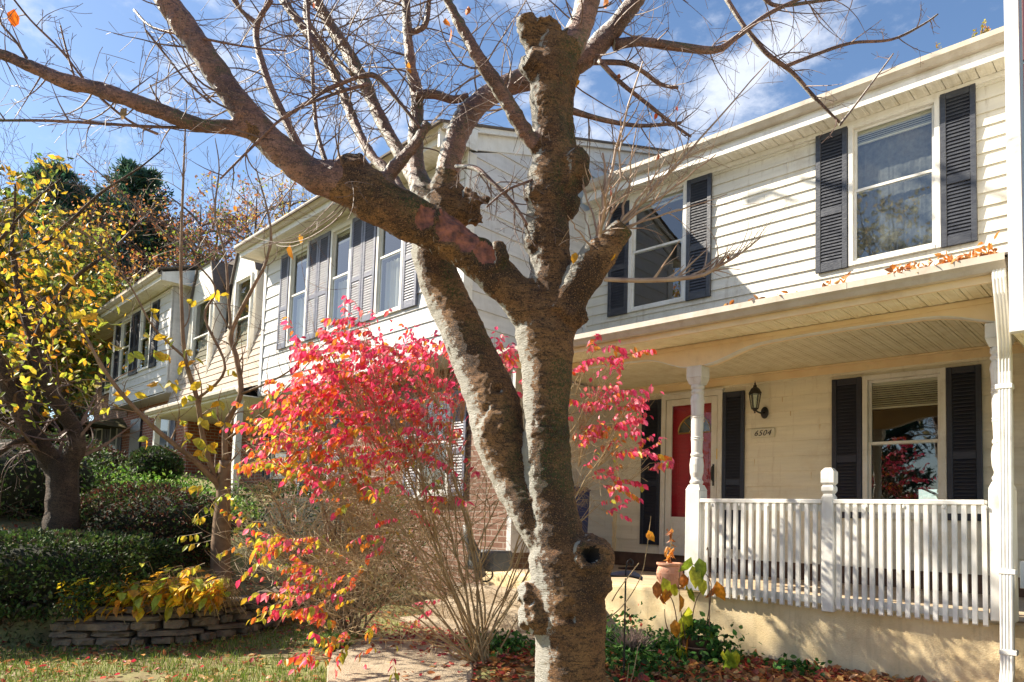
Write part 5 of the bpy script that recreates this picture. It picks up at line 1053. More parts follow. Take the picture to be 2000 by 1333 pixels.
CY = [(.78, .50, .03), (.80, .42, .03), (.65, .52, .05), (.42, .46, .05), (.28, .36, .04), (.85, .33, .03)]
for x, y, rx, ry_, cnt, g in ((45, 350, 40, 18, 18, .1), (110, 380, 45, 30, 40, .1), (30, 420, 45, 40, 70, .1), (100, 470, 70, 40, 130, .2), (160, 560, 70, 60, 160, .3), (60, 560, 80, 60, 260, .3), (40, 640, 70, 60, 240, .5), (130, 650, 80, 50, 240, .5), (30, 720, 60, 50, 180, .8), (190, 620, 40, 40, 70, .3), (150, 720, 60, 40, 130, .8), (60, 790, 50, 30, 60, .9), (200, 760, 30, 30, 30, .8), (0, 500, 30, 60, 70, .3)):
    for k in range(int(cnt*(.5 if x < 120 else .3))):
        d_ = 7.6+ry.gauss(0, .55); p = atd(x+ry.gauss(0, .6)*rx, y+ry.gauss(0, .6)*ry_, d_); c = ry.choice(CY[2:5] if ry.random() < g else CY[:3]+[CY[5]])
        dd = Vector((ry.uniform(-1, 1), ry.uniform(-1, 1), ry.uniform(-1.2, .2))); l_ = ry.uniform(.055, .10); leaf(fol, p, dd, rv(ry), l_, l_*.55, vary(c, ry, .2), .3, .2)
tr.build('trunk', MT['bark_far'], YC, True); cr_.build('crown', MT['twig'], YC); fol.build('foliage', MT['leaf'], YC)
print('yellow', len(fol.f))

# ================================================================== SHRUBS AND HEDGES
rh = random.Random(31)
def leaf_mass(fn, n, cols, ls, rng, mb=None, aspect=.55):
    mb = mb or MB()
    for k in range(n):
        p, nn = fn(rng); d = (rv(rng)+nn*.8).normalized(); l_ = ls*rng.uniform(.6, 1.3)
        leaf(mb, p, d, rv(rng), l_, l_*aspect, vary(rng.choice(cols), rng, .3), .3, .15, 1)
    return mb
def hedge(name, label, cat, c, half, rz, n, cols, ls, amp=.08, core=(.012, .014, .008), shape='box'):
    """clipped or mounded shrub: twiggy core with leaves through an outer shell"""
    g = ground(c[0], c[1]); root = thing(name, (c[0], c[1], g), label, cat, None, rz); ca, sa = math.cos(rz), math.sin(rz)
    sd = c[0]*3.1
    def W(x, y, z): return Vector((c[0]+x*ca-y*sa, c[1]+x*sa+y*ca, z))
    def surf(rng):
        while True:
            v = Vector((rng.uniform(-1, 1), rng.uniform(-1, 1), rng.uniform(-.9, 1)))
            if shape == 'box':
                m_ = max(abs(v.x), abs(v.y), abs(v.z)); v = v/m_; v = Vector((v.x, v.y, v.z)); nn = v.copy(); v = v*(1-.12*v.length_squared*.3)
                break
            if .1 < v.length < 1: v = v.normalized(); nn = v; break
        k = 1+amp*2*noise.noise(Vector((v.x*2.2+sd, v.y*2.2, v.z*2.2)))+amp*noise.noise(Vector((v.x*6+sd, v.y*6, v.z*6))); k *= 1-abs(rng.gauss(0, .09))
        return W(v.x*half[0]*k, v.y*half[1]*k, c[2]+v.z*half[2]*k), Vector((nn.x*ca-nn.y*sa, nn.x*sa+nn.y*ca, nn.z))
    leaf_mass(surf, n, cols, ls, rh).build('foliage', MT['leaf_g'], root)
    tw_ = MB()
    for k in range(90):
        a = W(rh.uniform(-.5, .5)*half[0], rh.uniform(-.5, .5)*half[1], g-.02); b, _ = surf(rh); m_ = a.lerp(b, .5)+rv(rh)*.05; tw_.tube([a, m_, b], [.008, .005, .003], 4, cap=False)
    tw_.build('stem', MT['bark_far'], root)
    cb = MB(); cb.ball((0, 0, 0), 1, 3, sd, .06, 2, (half[0]*.72, half[1]*.72, half[2]*.74)); cb.v = [W(v[0], v[1], c[2]+v[2]) for v in cb.v]; cb.build('inner_twigs', mat('inner_twigs', core, tuple(x*2 for x in core), scale=30, rough=1), root, True)
    return root
DG = [(.045, .09, .022), (.07, .13, .028), (.035, .06, .022), (.10, .14, .035), (.06, .05, .03)]
BG = [(.16, .34, .05), (.22, .42, .06), (.12, .24, .04), (.30, .42, .07)]
BR = [(.09, .035, .025), (.12, .05, .03), (.06, .03, .02), (.05, .05, .02), (.16, .06, .03)]
p = atd(60, 1115, 7.0); hedge('clipped_hedge', 'low clipped green hedge at the left edge, in front of the forked tree', 'hedge', (p.x, p.y, -.65), (1.2, .6, .36), rad(46), 19000, DG, .052, .11, shape='box')
p = atd(300, 1030, 8.8); hedge('brown_green_hedge', 'mounded hedge with brownish leaves in the middle of the bed, between both slim trunks', 'hedge', (p.x, p.y, -.25), (1.0, .9, .52), rad(40), 13000, DG+BR, .05, .10, shape='ball')
p = atd(305, 908, 12.5); hedge('round_boxwood', 'round dark green bush in front of the far brick house', 'bush', (p.x, p.y, p.z), (.42, .42, .30), 0, 3000, DG, .06, .06, shape='ball')
p = atd(190, 905, 13.0); hedge('purple_brown_shrub', 'purple brown shrub below the brick house windows, left of the round bush', 'bush', (p.x, p.y, p.z), (.5, .45, .30), 0, 3000, BR, .06, .2, shape='ball')
p = atd(20, 950, 9.5); hedge('dark_shrub', 'dark leafy shrub at the left edge behind the forked trunk', 'bush', (p.x, p.y, .35), (1.5, .9, .65), rad(40), 5000, DG, .06, .12, shape='ball')
p = atd(230, 1110, 7.3); hedge('dark_bed_shrub', 'dark low shrub above the drooping yellow leaves, in shade', 'bush', (p.x, p.y, -.75), (.42, .4, .25), 0, 1500, DG+BR, .05, .15, shape='ball')
p = atd(560, 1010, 9.5); hedge('yew_hedge', 'dark evergreen hedge in shade under the neighbour windows, behind tan twigs', 'hedge', (-9.4, 5.55, -.35), (2.5, .42, .75), rad(-3), 10000, DG, .05, .1, shape='box')
# ground cover in front of the far brick house
gc = MB()
for k in range(7000):
    x = rh.uniform(-15.5, -10.2); y = rh.uniform(2.6, 5.6); p = Vector((x, y, ground(x, y)+abs(rh.gauss(0, .13))+.16+.06*noise.noise(Vector((x*2, y*2, 0))))); leaf(gc, p, rv(rh)+Vector((0, 0, .6)), rv(rh), rh.uniform(.05, .1), rh.uniform(.03, .05), vary(rh.choice(BG), rh, .3), .2, .2, 1)
tag(gc.build('ground_cover', MT['leaf_g']), 'bright green leafy ground cover in front of the far brick house', 'ground cover', None, 'stuff')

# drooping yellow hosta leaves over the stone wall
hs = MB(); hst = MB(); HC_ = [(.92, .62, .04), (.90, .52, .04), (.72, .68, .06), (.42, .52, .06), (.80, .38, .05)]
hroot = thing('hosta_bed', (-7.6, 3.6, -1.0), 'clump of drooping yellow and lime leaves over the dry stone wall', 'plant')
rq = random.Random(3)
for k in range(800):
    x = rq.uniform(125, 445); y = 1163+rq.gauss(0, 17)-.05*(x-150) + (10 if x < 220 else 0); d_ = rq.uniform(6.5, 7.1)
    p = atd(x, y, d_); g = ground(p.x, p.y)+.02; p.z = max(p.z, g+.05); b = Vector((p.x+rq.uniform(-.12, .12)-.1, p.y+rq.uniform(.05, .25), max(g-.02, p.z-.14))); hst.tube([b, (b+p)*.5+Vector((0, 0, .08)), p], .003, 4, cap=False)
    leaf(hs, p, Vector((rq.uniform(-1, 1), rq.uniform(-1.2, .2), rq.uniform(-.9, .15))), Vector((rq.uniform(-.4, .4), rq.uniform(-.4, .4), 1)), rq.uniform(.08, .16), rq.uniform(.05, .095), vary(rq.choice(HC_), rq, .2), rq.uniform(.15, .5), rq.uniform(.1, .5))
for (x, y) in ((325, 1108), (255, 1122), (330, 1115), (265, 1135), (242, 1140)):
    p = atd(x, y, 6.9); b = Vector((p.x, p.y+.15, ground(p.x, p.y))); hst.tube([b, (b+p)*.5, p], .004, 4, cap=False); leaf(hs, p, Vector((.6, -.5, .1)), Vector((0, -.6, 1)), .17, .10, vary(HC_[0], rq, .1), .2, .2)
hs.build('foliage', MT['leaf'], hroot); hst.build('stalk', MT['stem'], hroot)

# dry stone wall
swr = thing('dry_stone_wall', (-7.1, 3.2, -1.3), 'low curved dry stone retaining wall of stacked grey brown slabs', 'wall')
rs = random.Random(8); stone = MB(); smat = mat('field_stone', (.26, .19, .12), (.11, .085, .065), scale=6, rough=.9, bump=.8, bscale=30, dirt=(.06, .08, .03))
path = [Vector((x, y, 0)) for y, x in [(2.1, -7.62), (2.3, -7.42), (2.65, -7.10), (3.0, -7.0), (3.4, -6.97), (3.8, -7.12), (4.2, -7.4), (4.7, -7.7), (5.2, -7.98), (5.6, -8.1)]]
acc = [0]
for a, b in zip(path, path[1:]): acc.append(acc[-1]+(b-a).length)
def along(s):
    for i in range(len(path)-1):
        if s <= acc[i+1] or i == len(path)-2:
            u = (s-acc[i])/(acc[i+1]-acc[i]); return path[i].lerp(path[i+1], u), (path[i+1]-path[i]).normalized()
z = 0
for row in range(6):
    h = rs.uniform(.035, .095); s = rs.uniform(-.1, .05)
    while s < acc[-1]-.05:
        L_ = rs.choice((rs.uniform(.1, .22), rs.uniform(.2, .6))); c, t = along(min(acc[-1]-.02, max(0.02, s+L_/2))); nrm = Vector((t.y, -t.x, 0)); g = ground(c.x+.35, c.y)-.03; dep = .13; c = c+nrm*(.05+rs.uniform(-.02, .02)-row*.008)
        cx_, cz_ = c, g+z+h/2; m_ = MB(); seed = rs.random()*50
        import bmesh as _bm
        n_ = 5; vs = []; 
        prof = [(-1, -.6), (-.8, -1), (.8, -1), (1, -.6), (1, .6), (.8, 1), (-.8, 1), (-1, .6)]
        for i in range(n_+1):
            u = -1+2*i/n_; e = 1-.18*abs(u)**4
            for a, b in prof:
                q = noise.noise(Vector((u*1.3+seed, a*2, b*2)))*.42; vs.append(cx_+t*(u*L_/2*.97)+nrm*(a*dep*(e+q))+Vector((0, 0, cz_-0+(b*h/2*.93*(e+q*.6)))))
        fs = [(i*8+j, i*8+(j+1) % 8, (i+1)*8+(j+1) % 8, (i+1)*8+j) for i in range(n_) for j in range(8)]+[tuple(range(7, -1, -1)), tuple(n_*8+j for j in range(8))]
        stone.add(vs, fs); s += L_+.006
    z += h
stone.build('stacked_stones', smat, swr)
# lawn, litter
def shade_area(x, y): return True
gr = MB(); rg = random.Random(2); GC = [(.16, .27, .04), (.22, .32, .05), (.30, .36, .07), (.38, .36, .12), (.10, .18, .03)]
cnt = 0
while cnt < 34000:
    u = rg.uniform(-80, 1050); v = rg.uniform(1175, 1420)
    p = onZ(u, v, -1.28)
    if p.length > 11: continue
    d = lerp_t(p.y, WALLX)-p.x
    if d > -.05: cnt += 1; continue
    if p.x > -3.2 or p.y > 5.4 or (p.x > -5.9 and p.y > 3.3): cnt += 1; continue
    if noise.noise(Vector((p.x*1.6, p.y*1.6, 5))) < -.38: cnt += 1; continue
    p.z = ground(p.x, p.y); h = rg.uniform(.025, .07); a = rg.uniform(0, 6.28); w_ = .0035; dx = Vector((math.cos(a), math.sin(a), 0)); le = Vector((rg.uniform(-1, 1), rg.uniform(-1, 1), 0))*h*.6
    gr.add([p-dx*w_, p+dx*w_, p+le*.4+Vector((0, 0, h*.6))+dx*w_*.6, p+le*.4+Vector((0, 0, h*.6))-dx*w_*.6, p+le+Vector((0, 0, h))], [(0, 1, 2, 3), (3, 2, 4)], vary(rg.choice(GC), rg, .3)); cnt += 1
tag(gr.build('grass', MT['leaf_g']), 'patchy sunlit lawn grass along the bottom of the photo', 'grass', None, 'stuff')
# path slab
PT = MB(); pts = [onZ(x, y, -1.22) for x, y in ((640, 1287), (700, 1266), (770, 1248), (880, 1240), (960, 1250), (1010, 1262))]
far = [Vector((p.x, p.y, 0)) for p in pts]; near = [Vector((-5.25, 3.1, 0)), Vector((-4.8, 3.0, 0)), Vector((-4.35, 2.9, 0)), Vector((-3.9, 3.3, 0)), Vector((-3.7, 3.9, 0)), Vector((-3.8, 4.6, 0))]
poly = [(-5.36, 3.46), (-5.62, 3.9), (-5.75, 4.4), (-5.6, 4.92), (-4.75, 4.92), (-4.6, 4.55), (-4.35, 4.2), (-3.95, 3.8), (-3.5, 3.2), (-3.7, 2.42), (-4.6, 2.97)]
n = len(poly); vs = []
for zz, k in ((-.10, 1), (.035, 1), (.047, .985)):
    for x, y in poly: cx_, cy_ = -4.8, 3.6; X, Y = cx_+(x-cx_)*k, cy_+(y-cy_)*k; vs.append((X, Y, ground(X, Y)*.3-1.235*.7+zz))
PT.add(vs, [(i, (i+1) % n, n+(i+1) % n, n+i) for i in range(n)]+[(n+i, n+(i+1) % n, 2*n+(i+1) % n, 2*n+i) for i in range(n)]+[tuple(2*n+i for i in range(n))])
tag(PT.build('path', MT['path']), kind='structure')
# fallen leaves
fl = MB(); FC = [(.42, .15, .06), (.56, .24, .08), (.32, .11, .06), (.66, .36, .13), (.20, .09, .05), (.72, .46, .22), (.46, .08, .06)]; RC = [(.50, .03, .06), (.40, .03, .05), (.62, .12, .12)]
def litter(n, fn, cols, ls, zo=.012):
    for k in range(n):
        x, y = fn(); z = ground(x, y)+zo+abs(rg.gauss(0, .012)); d = Vector((rg.uniform(-1, 1), rg.uniform(-1, 1), rg.uniform(-.25, .35))); l_ = ls*rg.uniform(.5, 1.3)
        leaf(fl, Vector((x, y, z)), d, Vector((rg.uniform(-.6, .6), rg.uniform(-.6, .6), 1)), l_, l_*rg.uniform(.5, .8), vary(rg.choice(cols), rg, .3), rg.uniform(-.3, .5), rg.uniform(-.3, .4), 2)
litter(6500, lambda: (rg.uniform(-4.4, -.9), 6.0-abs(rg.gauss(0, .8))-.02), FC, .075)
litter(1500, lambda: (rg.uniform(-4.5, -1.5), rg.uniform(3.3, 5.3)), FC, .075)
litter(1600, lambda: (rg.uniform(-8.2, -4), rg.uniform(1.2, 4.8)), FC+RC[:1], .055)
litter(1300, lambda: (-5.1+rg.gauss(0, .8), 4.6+rg.gauss(0, .45)), RC+FC[:2], .055, .02)
litter(2600, lambda: (rg.uniform(-11, -6.5), rg.uniform(1.0, 6.0)), FC, .055)
tag(fl.build('leaf_litter', MT['leaf']), 'brown and red fallen leaves scattered over beds, lawn and path', 'fallen leaves', None, 'stuff')
# the bank left of the stone wall, found by walking each sight line down to the soil
def hit(u, v):
    q = ray(u, v).normalized(); t = 3.0
    while t < 30:
        p = q*t
        if p.z < ground(p.x, p.y): return p
        t += .05
    return q*12
jn = MB()
for k in range(4200):
    p = hit(rg.uniform(-60, 150), rg.uniform(1165, 1262)); leaf(jn, p+Vector((0, 0, abs(rg.gauss(0, .05)))), rv(rg)+Vector((0, 0, .4)), rv(rg), rg.uniform(.03, .07), rg.uniform(.012, .03), vary(rg.choice(((.05, .08, .03), (.10, .10, .05), (.16, .12, .06), (.08, .12, .03), (.30, .18, .09))), rg, .3), .2, .2, 1)
tag(jn.build('bank_cover', MT['leaf_g']), 'dark weedy bank of small leaves at the left end of the stone wall', 'ground cover', None, 'stuff')
# leaves caught in the gutters, one mass
ro = thing('gutter_leaves', (-1.4, 5.47, 1.80), 'heap of dry orange leaves caught in the right end of the porch gutter', 'fallen leaves')
gl = MB()
for x0, x1, k, hh in ((-1.55, -.9, 150, .035), (-2.0, -1.86, 14, .02), (-2.9, -2.75, 8, .01), (-3.2, -1.6, 26, .006)):
    for i in range(k): leaf(gl, Vector((rg.uniform(x0, x1), rg.uniform(5.44, 5.52), 1.805+abs(rg.gauss(0, hh)))), rv(rg), rv(rg), rg.uniform(.03, .07), rg.uniform(.02, .04), vary(rg.choice(((.70, .22, .04), (.50, .20, .06), (.75, .40, .15))), rg, .2), .4, .3)
gl.build('foliage', MT['leaf'], ro)
ro = thing('gutter_weed', (-1.55, 8.25, 5.02), 'small yellow green weed growing from the upper roof gutter', 'plant'); gl = MB(); g2 = MB()
for k in range(9):
    b = Vector((rg.uniform(-1.85, -1.35), 8.24, 5.0)); e = b+Vector((rg.uniform(-.06, .06), 0, rg.uniform(.06, .17))); g2.tube([b, e], .003, 4)
    for i in range(8): leaf(gl, b.lerp(e, rg.random()), rv(rg), rv(rg), .035, .022, vary(rg.choice(((.6, .5, .05), (.4, .4, .06), (.7, .35, .05))), rg), .2, .2, 1)
gl.build('foliage', MT['leaf'], ro); g2.build('stem', MT['stem_d'], ro)
print('ground done', len(gr.f), len(fl.f))

# ================================================================== TREES FARTHER OFF
rz_ = random.Random(77)
# unseen leaves and twigs added above the picture to dapple the porch foundation, filed under the yellow cherry
hi = MB(); hb = MB(); k = 0
def seen(p): q = p.dot(CF); return q > 0 and (SY-(p.dot(CU)/q*FPX)+666.5 > -25) and p.dot(CR)/q*FPX+1000 > -40
while k < 3400:
    X = rz_.uniform(-3.9, -.7); Z = rz_.uniform(-1.35, .15); k += 1
    if noise.noise(Vector((X*2.6-Z*1.6, Z*3.0, 4))) + .35*noise.noise(Vector((X*8, Z*8, 1))) < (.10 if Z < -.5 else .34): continue
    s_ = 3.9+rz_.random()*.3; p = Vector((X-1.62*s_, 6-s_, Z+1.5*s_))
    while seen(p): s_ += .15; p = Vector((X-1.62*s_, 6-s_, Z+1.5*s_))
    leaf(hi, p, rv(rz_), rv(rz_), rz_.uniform(.07, .13), rz_.uniform(.045, .075), vary(rz_.choice(CY), rz_, .2), .3, .2, 1)
hi.build('dapple_foliage', MT['leaf'], YC)
for tx_, tz_ in ((-3.2, -.9), (-2.2, -1.0), (-1.3, -.9)):
    s_ = 5.0; e = Vector((tx_-1.62*s_, 6-s_, tz_+1.5*s_)); b = e+Vector((-.6, .2, -.3))
    for q in range(14): twig(hb, b.lerp(e, rz_.random()), rv(rz_)+Vector((.2, .3, .6)), rz_.uniform(.4, .9), .010, 1, rz_, .4, 0, .5, 3, 2, None, .002)
hb.build('unseen_crown', MT['twig'], YC)
# the cherry's own crown above the picture: its limbs throw thin shadows on the upper wall and corner board
uc = MB(); ru = random.Random(4)
for tx_, tz_, sl_ in ((-3.0, 4.1, .5), (-2.5, 3.7, .7), (-2.1, 4.0, .6), (-1.5, 3.6, .8), (-3.7, 4.0, .55), (-.8, 3.8, 1.2), (-.8, 2.4, 1.0), (-2.3, 3.2, .5)):
    s_ = ru.uniform(2.7, 3.4); a = Vector((tx_-.55-1.62*s_, 8.5-s_, tz_+.55*sl_+1.5*s_)); b = Vector((tx_+.55-1.62*s_, 8.5-s_+ru.uniform(-.3, .3), tz_-.55*sl_+1.5*s_)); m_ = (a+b)/2+rv(ru)*.12; r0 = ru.uniform(.028, .05)
    uc.tube([a, m_, b], [r0, r0*.75, r0*.3], 6, cap=False)
    for q in range(7): twig(uc, a.lerp(b, ru.random()), (b-a).normalized()+rv(ru)*.8, ru.uniform(.3, .8), .006, 1, ru, .1, 0, .5, 3, 2, None, .0015)
uc.build('unseen_crown', MT['twig'], T)

def needle_tree(name, label, base, H_, R_, n, cols, group, ls=.28, seed=0):
    r_ = random.Random(seed); t = thing(name, tuple(base), label, 'tree', group); b = Vector(base)
    m = MB(); pts = [b+Vector((0, 0, -.3)), b+Vector((.1, 0, H_*.5)), b+Vector((0, .1, H_))]; m.tube(pts, [R_*.09, R_*.06, .03], 8)
    f = MB(); nb = int(n/70)
    for i in range(nb):
        z = H_*(.18+.80*(i/nb)**.9); L_ = R_*(1-.85*((z/H_-.18)/.82)**1.3)*r_.uniform(.55, 1.15); a = r_.uniform(0, 6.283); d = Vector((math.cos(a), math.sin(a), r_.uniform(.0, .35))); s0 = b+Vector((0, 0, z)); e = s0+d*L_; m.tube([s0, s0.lerp(e, .5)+Vector((0, 0, -.05*L_)), e], [.05, .03, .012], 4, cap=False)
        for q in range(70):
            u = r_.random()**.6; p = s0.lerp(e, u)+rv(r_)*L_*.13*(1.2-u*.5); dd = (d*.5+rv(r_)+Vector((0, 0, .35))); leaf(f, p, dd, rv(r_), ls*r_.uniform(.6, 1.3), ls*.22, vary(r_.choice(cols), r_, .35), .1, .1, 1)
    m.build('trunk', MT['bark_far'], t); f.build('crown', MT['leaf_g'], t); return t
EG = [(.045, .11, .08), (.06, .15, .09), (.10, .20, .10), (.035, .085, .075)]
def gxy(x, y, d): p = atd(x, y, d); return Vector((p.x, p.y, ground(p.x, p.y)))
needle_tree('pine_tree', 'tall dark pine behind the yellow crown, leftmost of the evergreens', gxy(85, 700, 34), 14.0, 4.6, 26000, EG, 'evergreens beyond the houses', .34, 1)
needle_tree('pine_tree', 'dark blue green pine above the far brick house roof', gxy(245, 700, 35), 14.8, 4.6, 26000, EG, 'evergreens beyond the houses', .34, 2)
needle_tree('pine_tree', 'broad dark pine low at the left edge behind yellow leaves', gxy(10, 700, 30), 9.0, 3.2, 12000, EG, 'evergreens beyond the houses', .34, 3)

def bare_tree(name, label, base, H_, R_, leaves, cols, group, seed, nb=34, ls=.16, m1=None, dens=1.):
    r_ = random.Random(seed); t = thing(name, tuple(base), label, 'tree', group); b = Vector(base); m = MB(); c = MB(); f = MB(); ends = []
    m.tube([b+Vector((0, 0, -.3)), b+Vector((.15, 0, H_*.3)), b+Vector((-.1, .1, H_*.62)), b+Vector((0, 0, H_*.9))], [R_*.06, R_*.045, R_*.028, .02], 8)
    for i in range(nb):
        z = H_*r_.uniform(.22, .85); a = r_.uniform(0, 6.283); d = Vector((math.cos(a), math.sin(a), r_.uniform(.5, 1.5))).normalized(); L_ = R_*r_.uniform(.6, 1.15)*(1.15-.5*z/H_)
        p = b+Vector((0, 0, z)); twig(c, p, d, L_, R_*.014, 3 if dens >= 1 else 2, r_, .35, 0, .5, 4, 3, ends, .007)
    for k in range(leaves):
        e, d = ends[r_.randrange(len(ends))]; p = e+rv(r_)*r_.random()*.35; l_ = ls*r_.uniform(.6, 1.3); leaf(f, p, rv(r_), rv(r_), l_, l_*.6, vary(r_.choice(cols), r_, .25), .2, .2, 1)
    m.build('trunk', MT['bark_far'], t); c.build('crown', m1 or MT['twig'], t); f.build('foliage', MT['leaf'], t); return t
RO = [(.45, .14, .05), (.38, .16, .06), (.55, .24, .07), (.30, .12, .07)]; YO = [(.55, .40, .05), (.62, .34, .05), (.35, .38, .06), (.70, .45, .05)]; GO = [(.12, .20, .04), (.20, .28, .05), (.35, .38, .05), (.08, .14, .03)]
needle_tree('pine_tree', 'dark green pine between the two taller pines', gxy(165, 700, 38), 14.2, 4.4, 20000, EG, 'evergreens beyond the houses', .34, 4)
for x, d, H_, R_, lv, cols, sd, lab in ((205, 30, 11, 3.6, 3600, RO+YO, 16, 'rust and yellow tree in front of the tall pines'), (370, 30, 12.4, 3.6, 2400, RO+GO, 17, 'thin tree with green and rust leaves above the far roof'), (330, 34, 13.6, 3.8, 3600, RO, 11, 'half bare tree with rust leaves left of the dormers'), (405, 38, 15.8, 4.3, 4200, RO, 12, 'half bare reddish tree above the dormer roofs'), (480, 36, 16.0, 4.0, 2200, RO+YO, 13, 'nearly bare grey tree behind the blue shuttered house'), (280, 42, 15, 4.2, 2600, YO+RO, 14, 'orange tinted thin tree between both pines'), (545, 40, 18.0, 4.0, 900, YO, 15, 'bare fine twigged tree above the overhanging roof')):
    bare_tree('autumn_tree', lab, gxy(x, 760, d), H_, R_, lv, cols, 'half bare trees beyond the houses', sd)
for x, d, H_, R_, lv, cols, sd, lab in ((-40, 20, 6.6, 3.0, 9000, YO+GO, 21, 'yellow green tree at the left edge, farthest left'), (60, 24, 6.8, 3.0, 9000, GO+YO, 22, 'leafy green and yellow tree behind the forked trunk'), (135, 27, 6.2, 2.8, 9000, GO+YO[:2], 23, 'green bushy tree beside the pale brick corner'), (20, 30, 8, 3.4, 9000, YO+RO, 24, 'golden tree low behind the left crown')):
    bare_tree('woodland_tree', lab, gxy(x, 860, d), H_, R_, lv, cols, 'leafy trees at the left edge', sd, 40, .22, None, .5)
tag(None or grid(-75, -22, 50, 2, 60, 40, lambda x, y: ground(x, y)+1.0+.8*abs(noise.noise(Vector((x*.5, y*.5, 2)))), 0).build('undergrowth', mat('undergrowth', (.05, .06, .02), (.16, .12, .04), scale=3, rough=1, bump=1, bscale=8), None, True), 'dark leafy undergrowth below the far trees', 'undergrowth', None, 'stuff')
# behind the camera: slab added to bounce sun into the porch, and what the panes mirror
tag(MB().box((-5.5, -9.5, -1.56), (9, .6, -1.385)).build('bounce_slab', MT['path2']), kind='structure')
bare_tree('mirrored_tree', 'tall pale autumn tree mirrored in the upper right window', (-9.0, -12.5, -1.7), 14, 4.6, 5200, [(.55, .50, .30), (.45, .42, .30), (.60, .50, .22)], None, 71, 44, .24)
for i, (x, y, h, r_) in enumerate(((-8.5, -11, 7.5, 2.4), (-4.5, -12, 8.5, 2.6), (-12.5, -10, 7, 2.5))):
    needle_tree('garden_evergreen', 'dark evergreen mirrored in the ground floor window, %s' % ('in the middle of the three', 'nearest the red leaves', 'farthest off')[i], (x, y, ground(x, y)), h, r_, 5000, EG, 'evergreens mirrored in the panes', .4, 40+i)
bare_tree('back_garden_tree', 'golden tree seen through the front room and its rear window', (-3.3, 16.5, -1.1), 5, 2.6, 9000, YO, None, 61, 30, .16)

# ================================================================== PLANTS AND THINGS BY THE PORCH
ro_ = random.Random(91)
def hydrangea(base, L_, name, label, paths, n):
    t = thing(name, tuple(base), label, 'plant'); m = MB(); f = MB()
    for P in paths:
        pts = [atd(x, y, d) for x, y, d in P]; pts[0].z = ground(pts[0].x, pts[0].y)-.03; sp = spline([(p, .006*(1-.6*i/len(pts))) for i, p in enumerate(pts)], 5); m.tube([p for p, r in sp], [r for p, r in sp], 5)
    for x, y, d, s_, c in n:
        p = atd(x, y, d); leaf(f, p, Vector((ro_.uniform(-.5, .5), ro_.uniform(-.3, .3), -1)), rv(ro_)+Vector((.3, -.8, .3)), s_*1.15*d/FPX, s_*.75*d/FPX, c, .3, .35)
    m.build('stem', MT['stem_d'], t, True); f.build('foliage', MT['leaf'], t); return t
gL, yL, oL, bL = (.30, .42, .04), (.58, .60, .05), (.72, .30, .03), (.45, .17, .05)
hb0 = atd(1352, 1300, 6.05); d = 6.0
hydrangea((hb0.x, hb0.y, ground(hb0.x, hb0.y)), 1, 'hydrangea', 'leggy hydrangea with drooping green, yellow and orange leaves before the porch',
  [[(1352, 1305, d), (1342, 1260, d), (1332, 1210, d), (1326, 1150, d), (1330, 1100, d)], [(1368, 1300, d), (1378, 1230, d), (1388, 1170, d), (1385, 1130, d), (1350, 1100, d)], [(1350, 1300, d), (1310, 1240, d), (1300, 1215, d), (1298, 1190, d)], [(1388, 1170, d), (1384, 1090, d), (1380, 1075, d)], [(1335, 1220, d), (1318, 1190, d), (1305, 1160, d)], [(1342, 1260, d), (1355, 1190, d), (1372, 1150, d)]],
  [(1350, 1088, d, 34, gL), (1365, 1090, d, 34, gL), (1352, 1105, d, 38, yL), (1366, 1108, d, 36, gL), (1335, 1120, d, 30, bL), (1345, 1125, d, 30, oL), (1295, 1128, d, 34, yL), (1283, 1135, d, 30, bL), (1300, 1150, d, 26, oL), (1308, 1152, d, 28, bL), (1320, 1140, d, 30, yL), (1340, 1140, d, 28, yL), (1327, 1160, d, 30, oL), (1350, 1148, d, 26, gL), (1400, 1135, d, 36, oL), (1396, 1145, d, 28, bL), (1345, 1185, d, 36, yL), (1352, 1200, d, 42, gL), (1335, 1200, d, 36, yL), (1318, 1210, d, 30, oL), (1350, 1215, d, 40, yL), (1383, 1215, d, 38, gL), (1345, 1240, d, 34, oL), (1330, 1260, d, 34, yL), (1335, 1270, d, 36, oL), (1322, 1262, d, 30, yL), (1290, 1160, d, 20, bL), (1366, 1128, d, 30, yL)])
d = 5.7
hydrangea(gxy(1420, 1290, 5.9), 1, 'seedling', 'small drooping green leaved seedling right of the hydrangea', [[(1428, 1318, d), (1430, 1285, d), (1424, 1268, d)]], [(1420, 1268, d, 34, gL), (1430, 1272, d, 40, gL), (1412, 1270, d, 26, yL), (1437, 1270, d, 26, yL), (1424, 1285, d, 26, gL)])
d = 5.5
hydrangea(gxy(1560, 1330, 5.6), 1, 'strap_leaf_plant', 'bright green young leaves at the bottom edge by the foundation', [[(1545, 1340, d), (1550, 1325, d)]], [(1535, 1312, d, 34, (.20, .40, .03)), (1560, 1318, d, 36, (.10, .22, .03)), (1575, 1316, d, 36, (.10, .22, .03)), (1548, 1322, d, 30, (.22, .42, .04)), (1530, 1325, d, 30, (.2, .4, .03))])
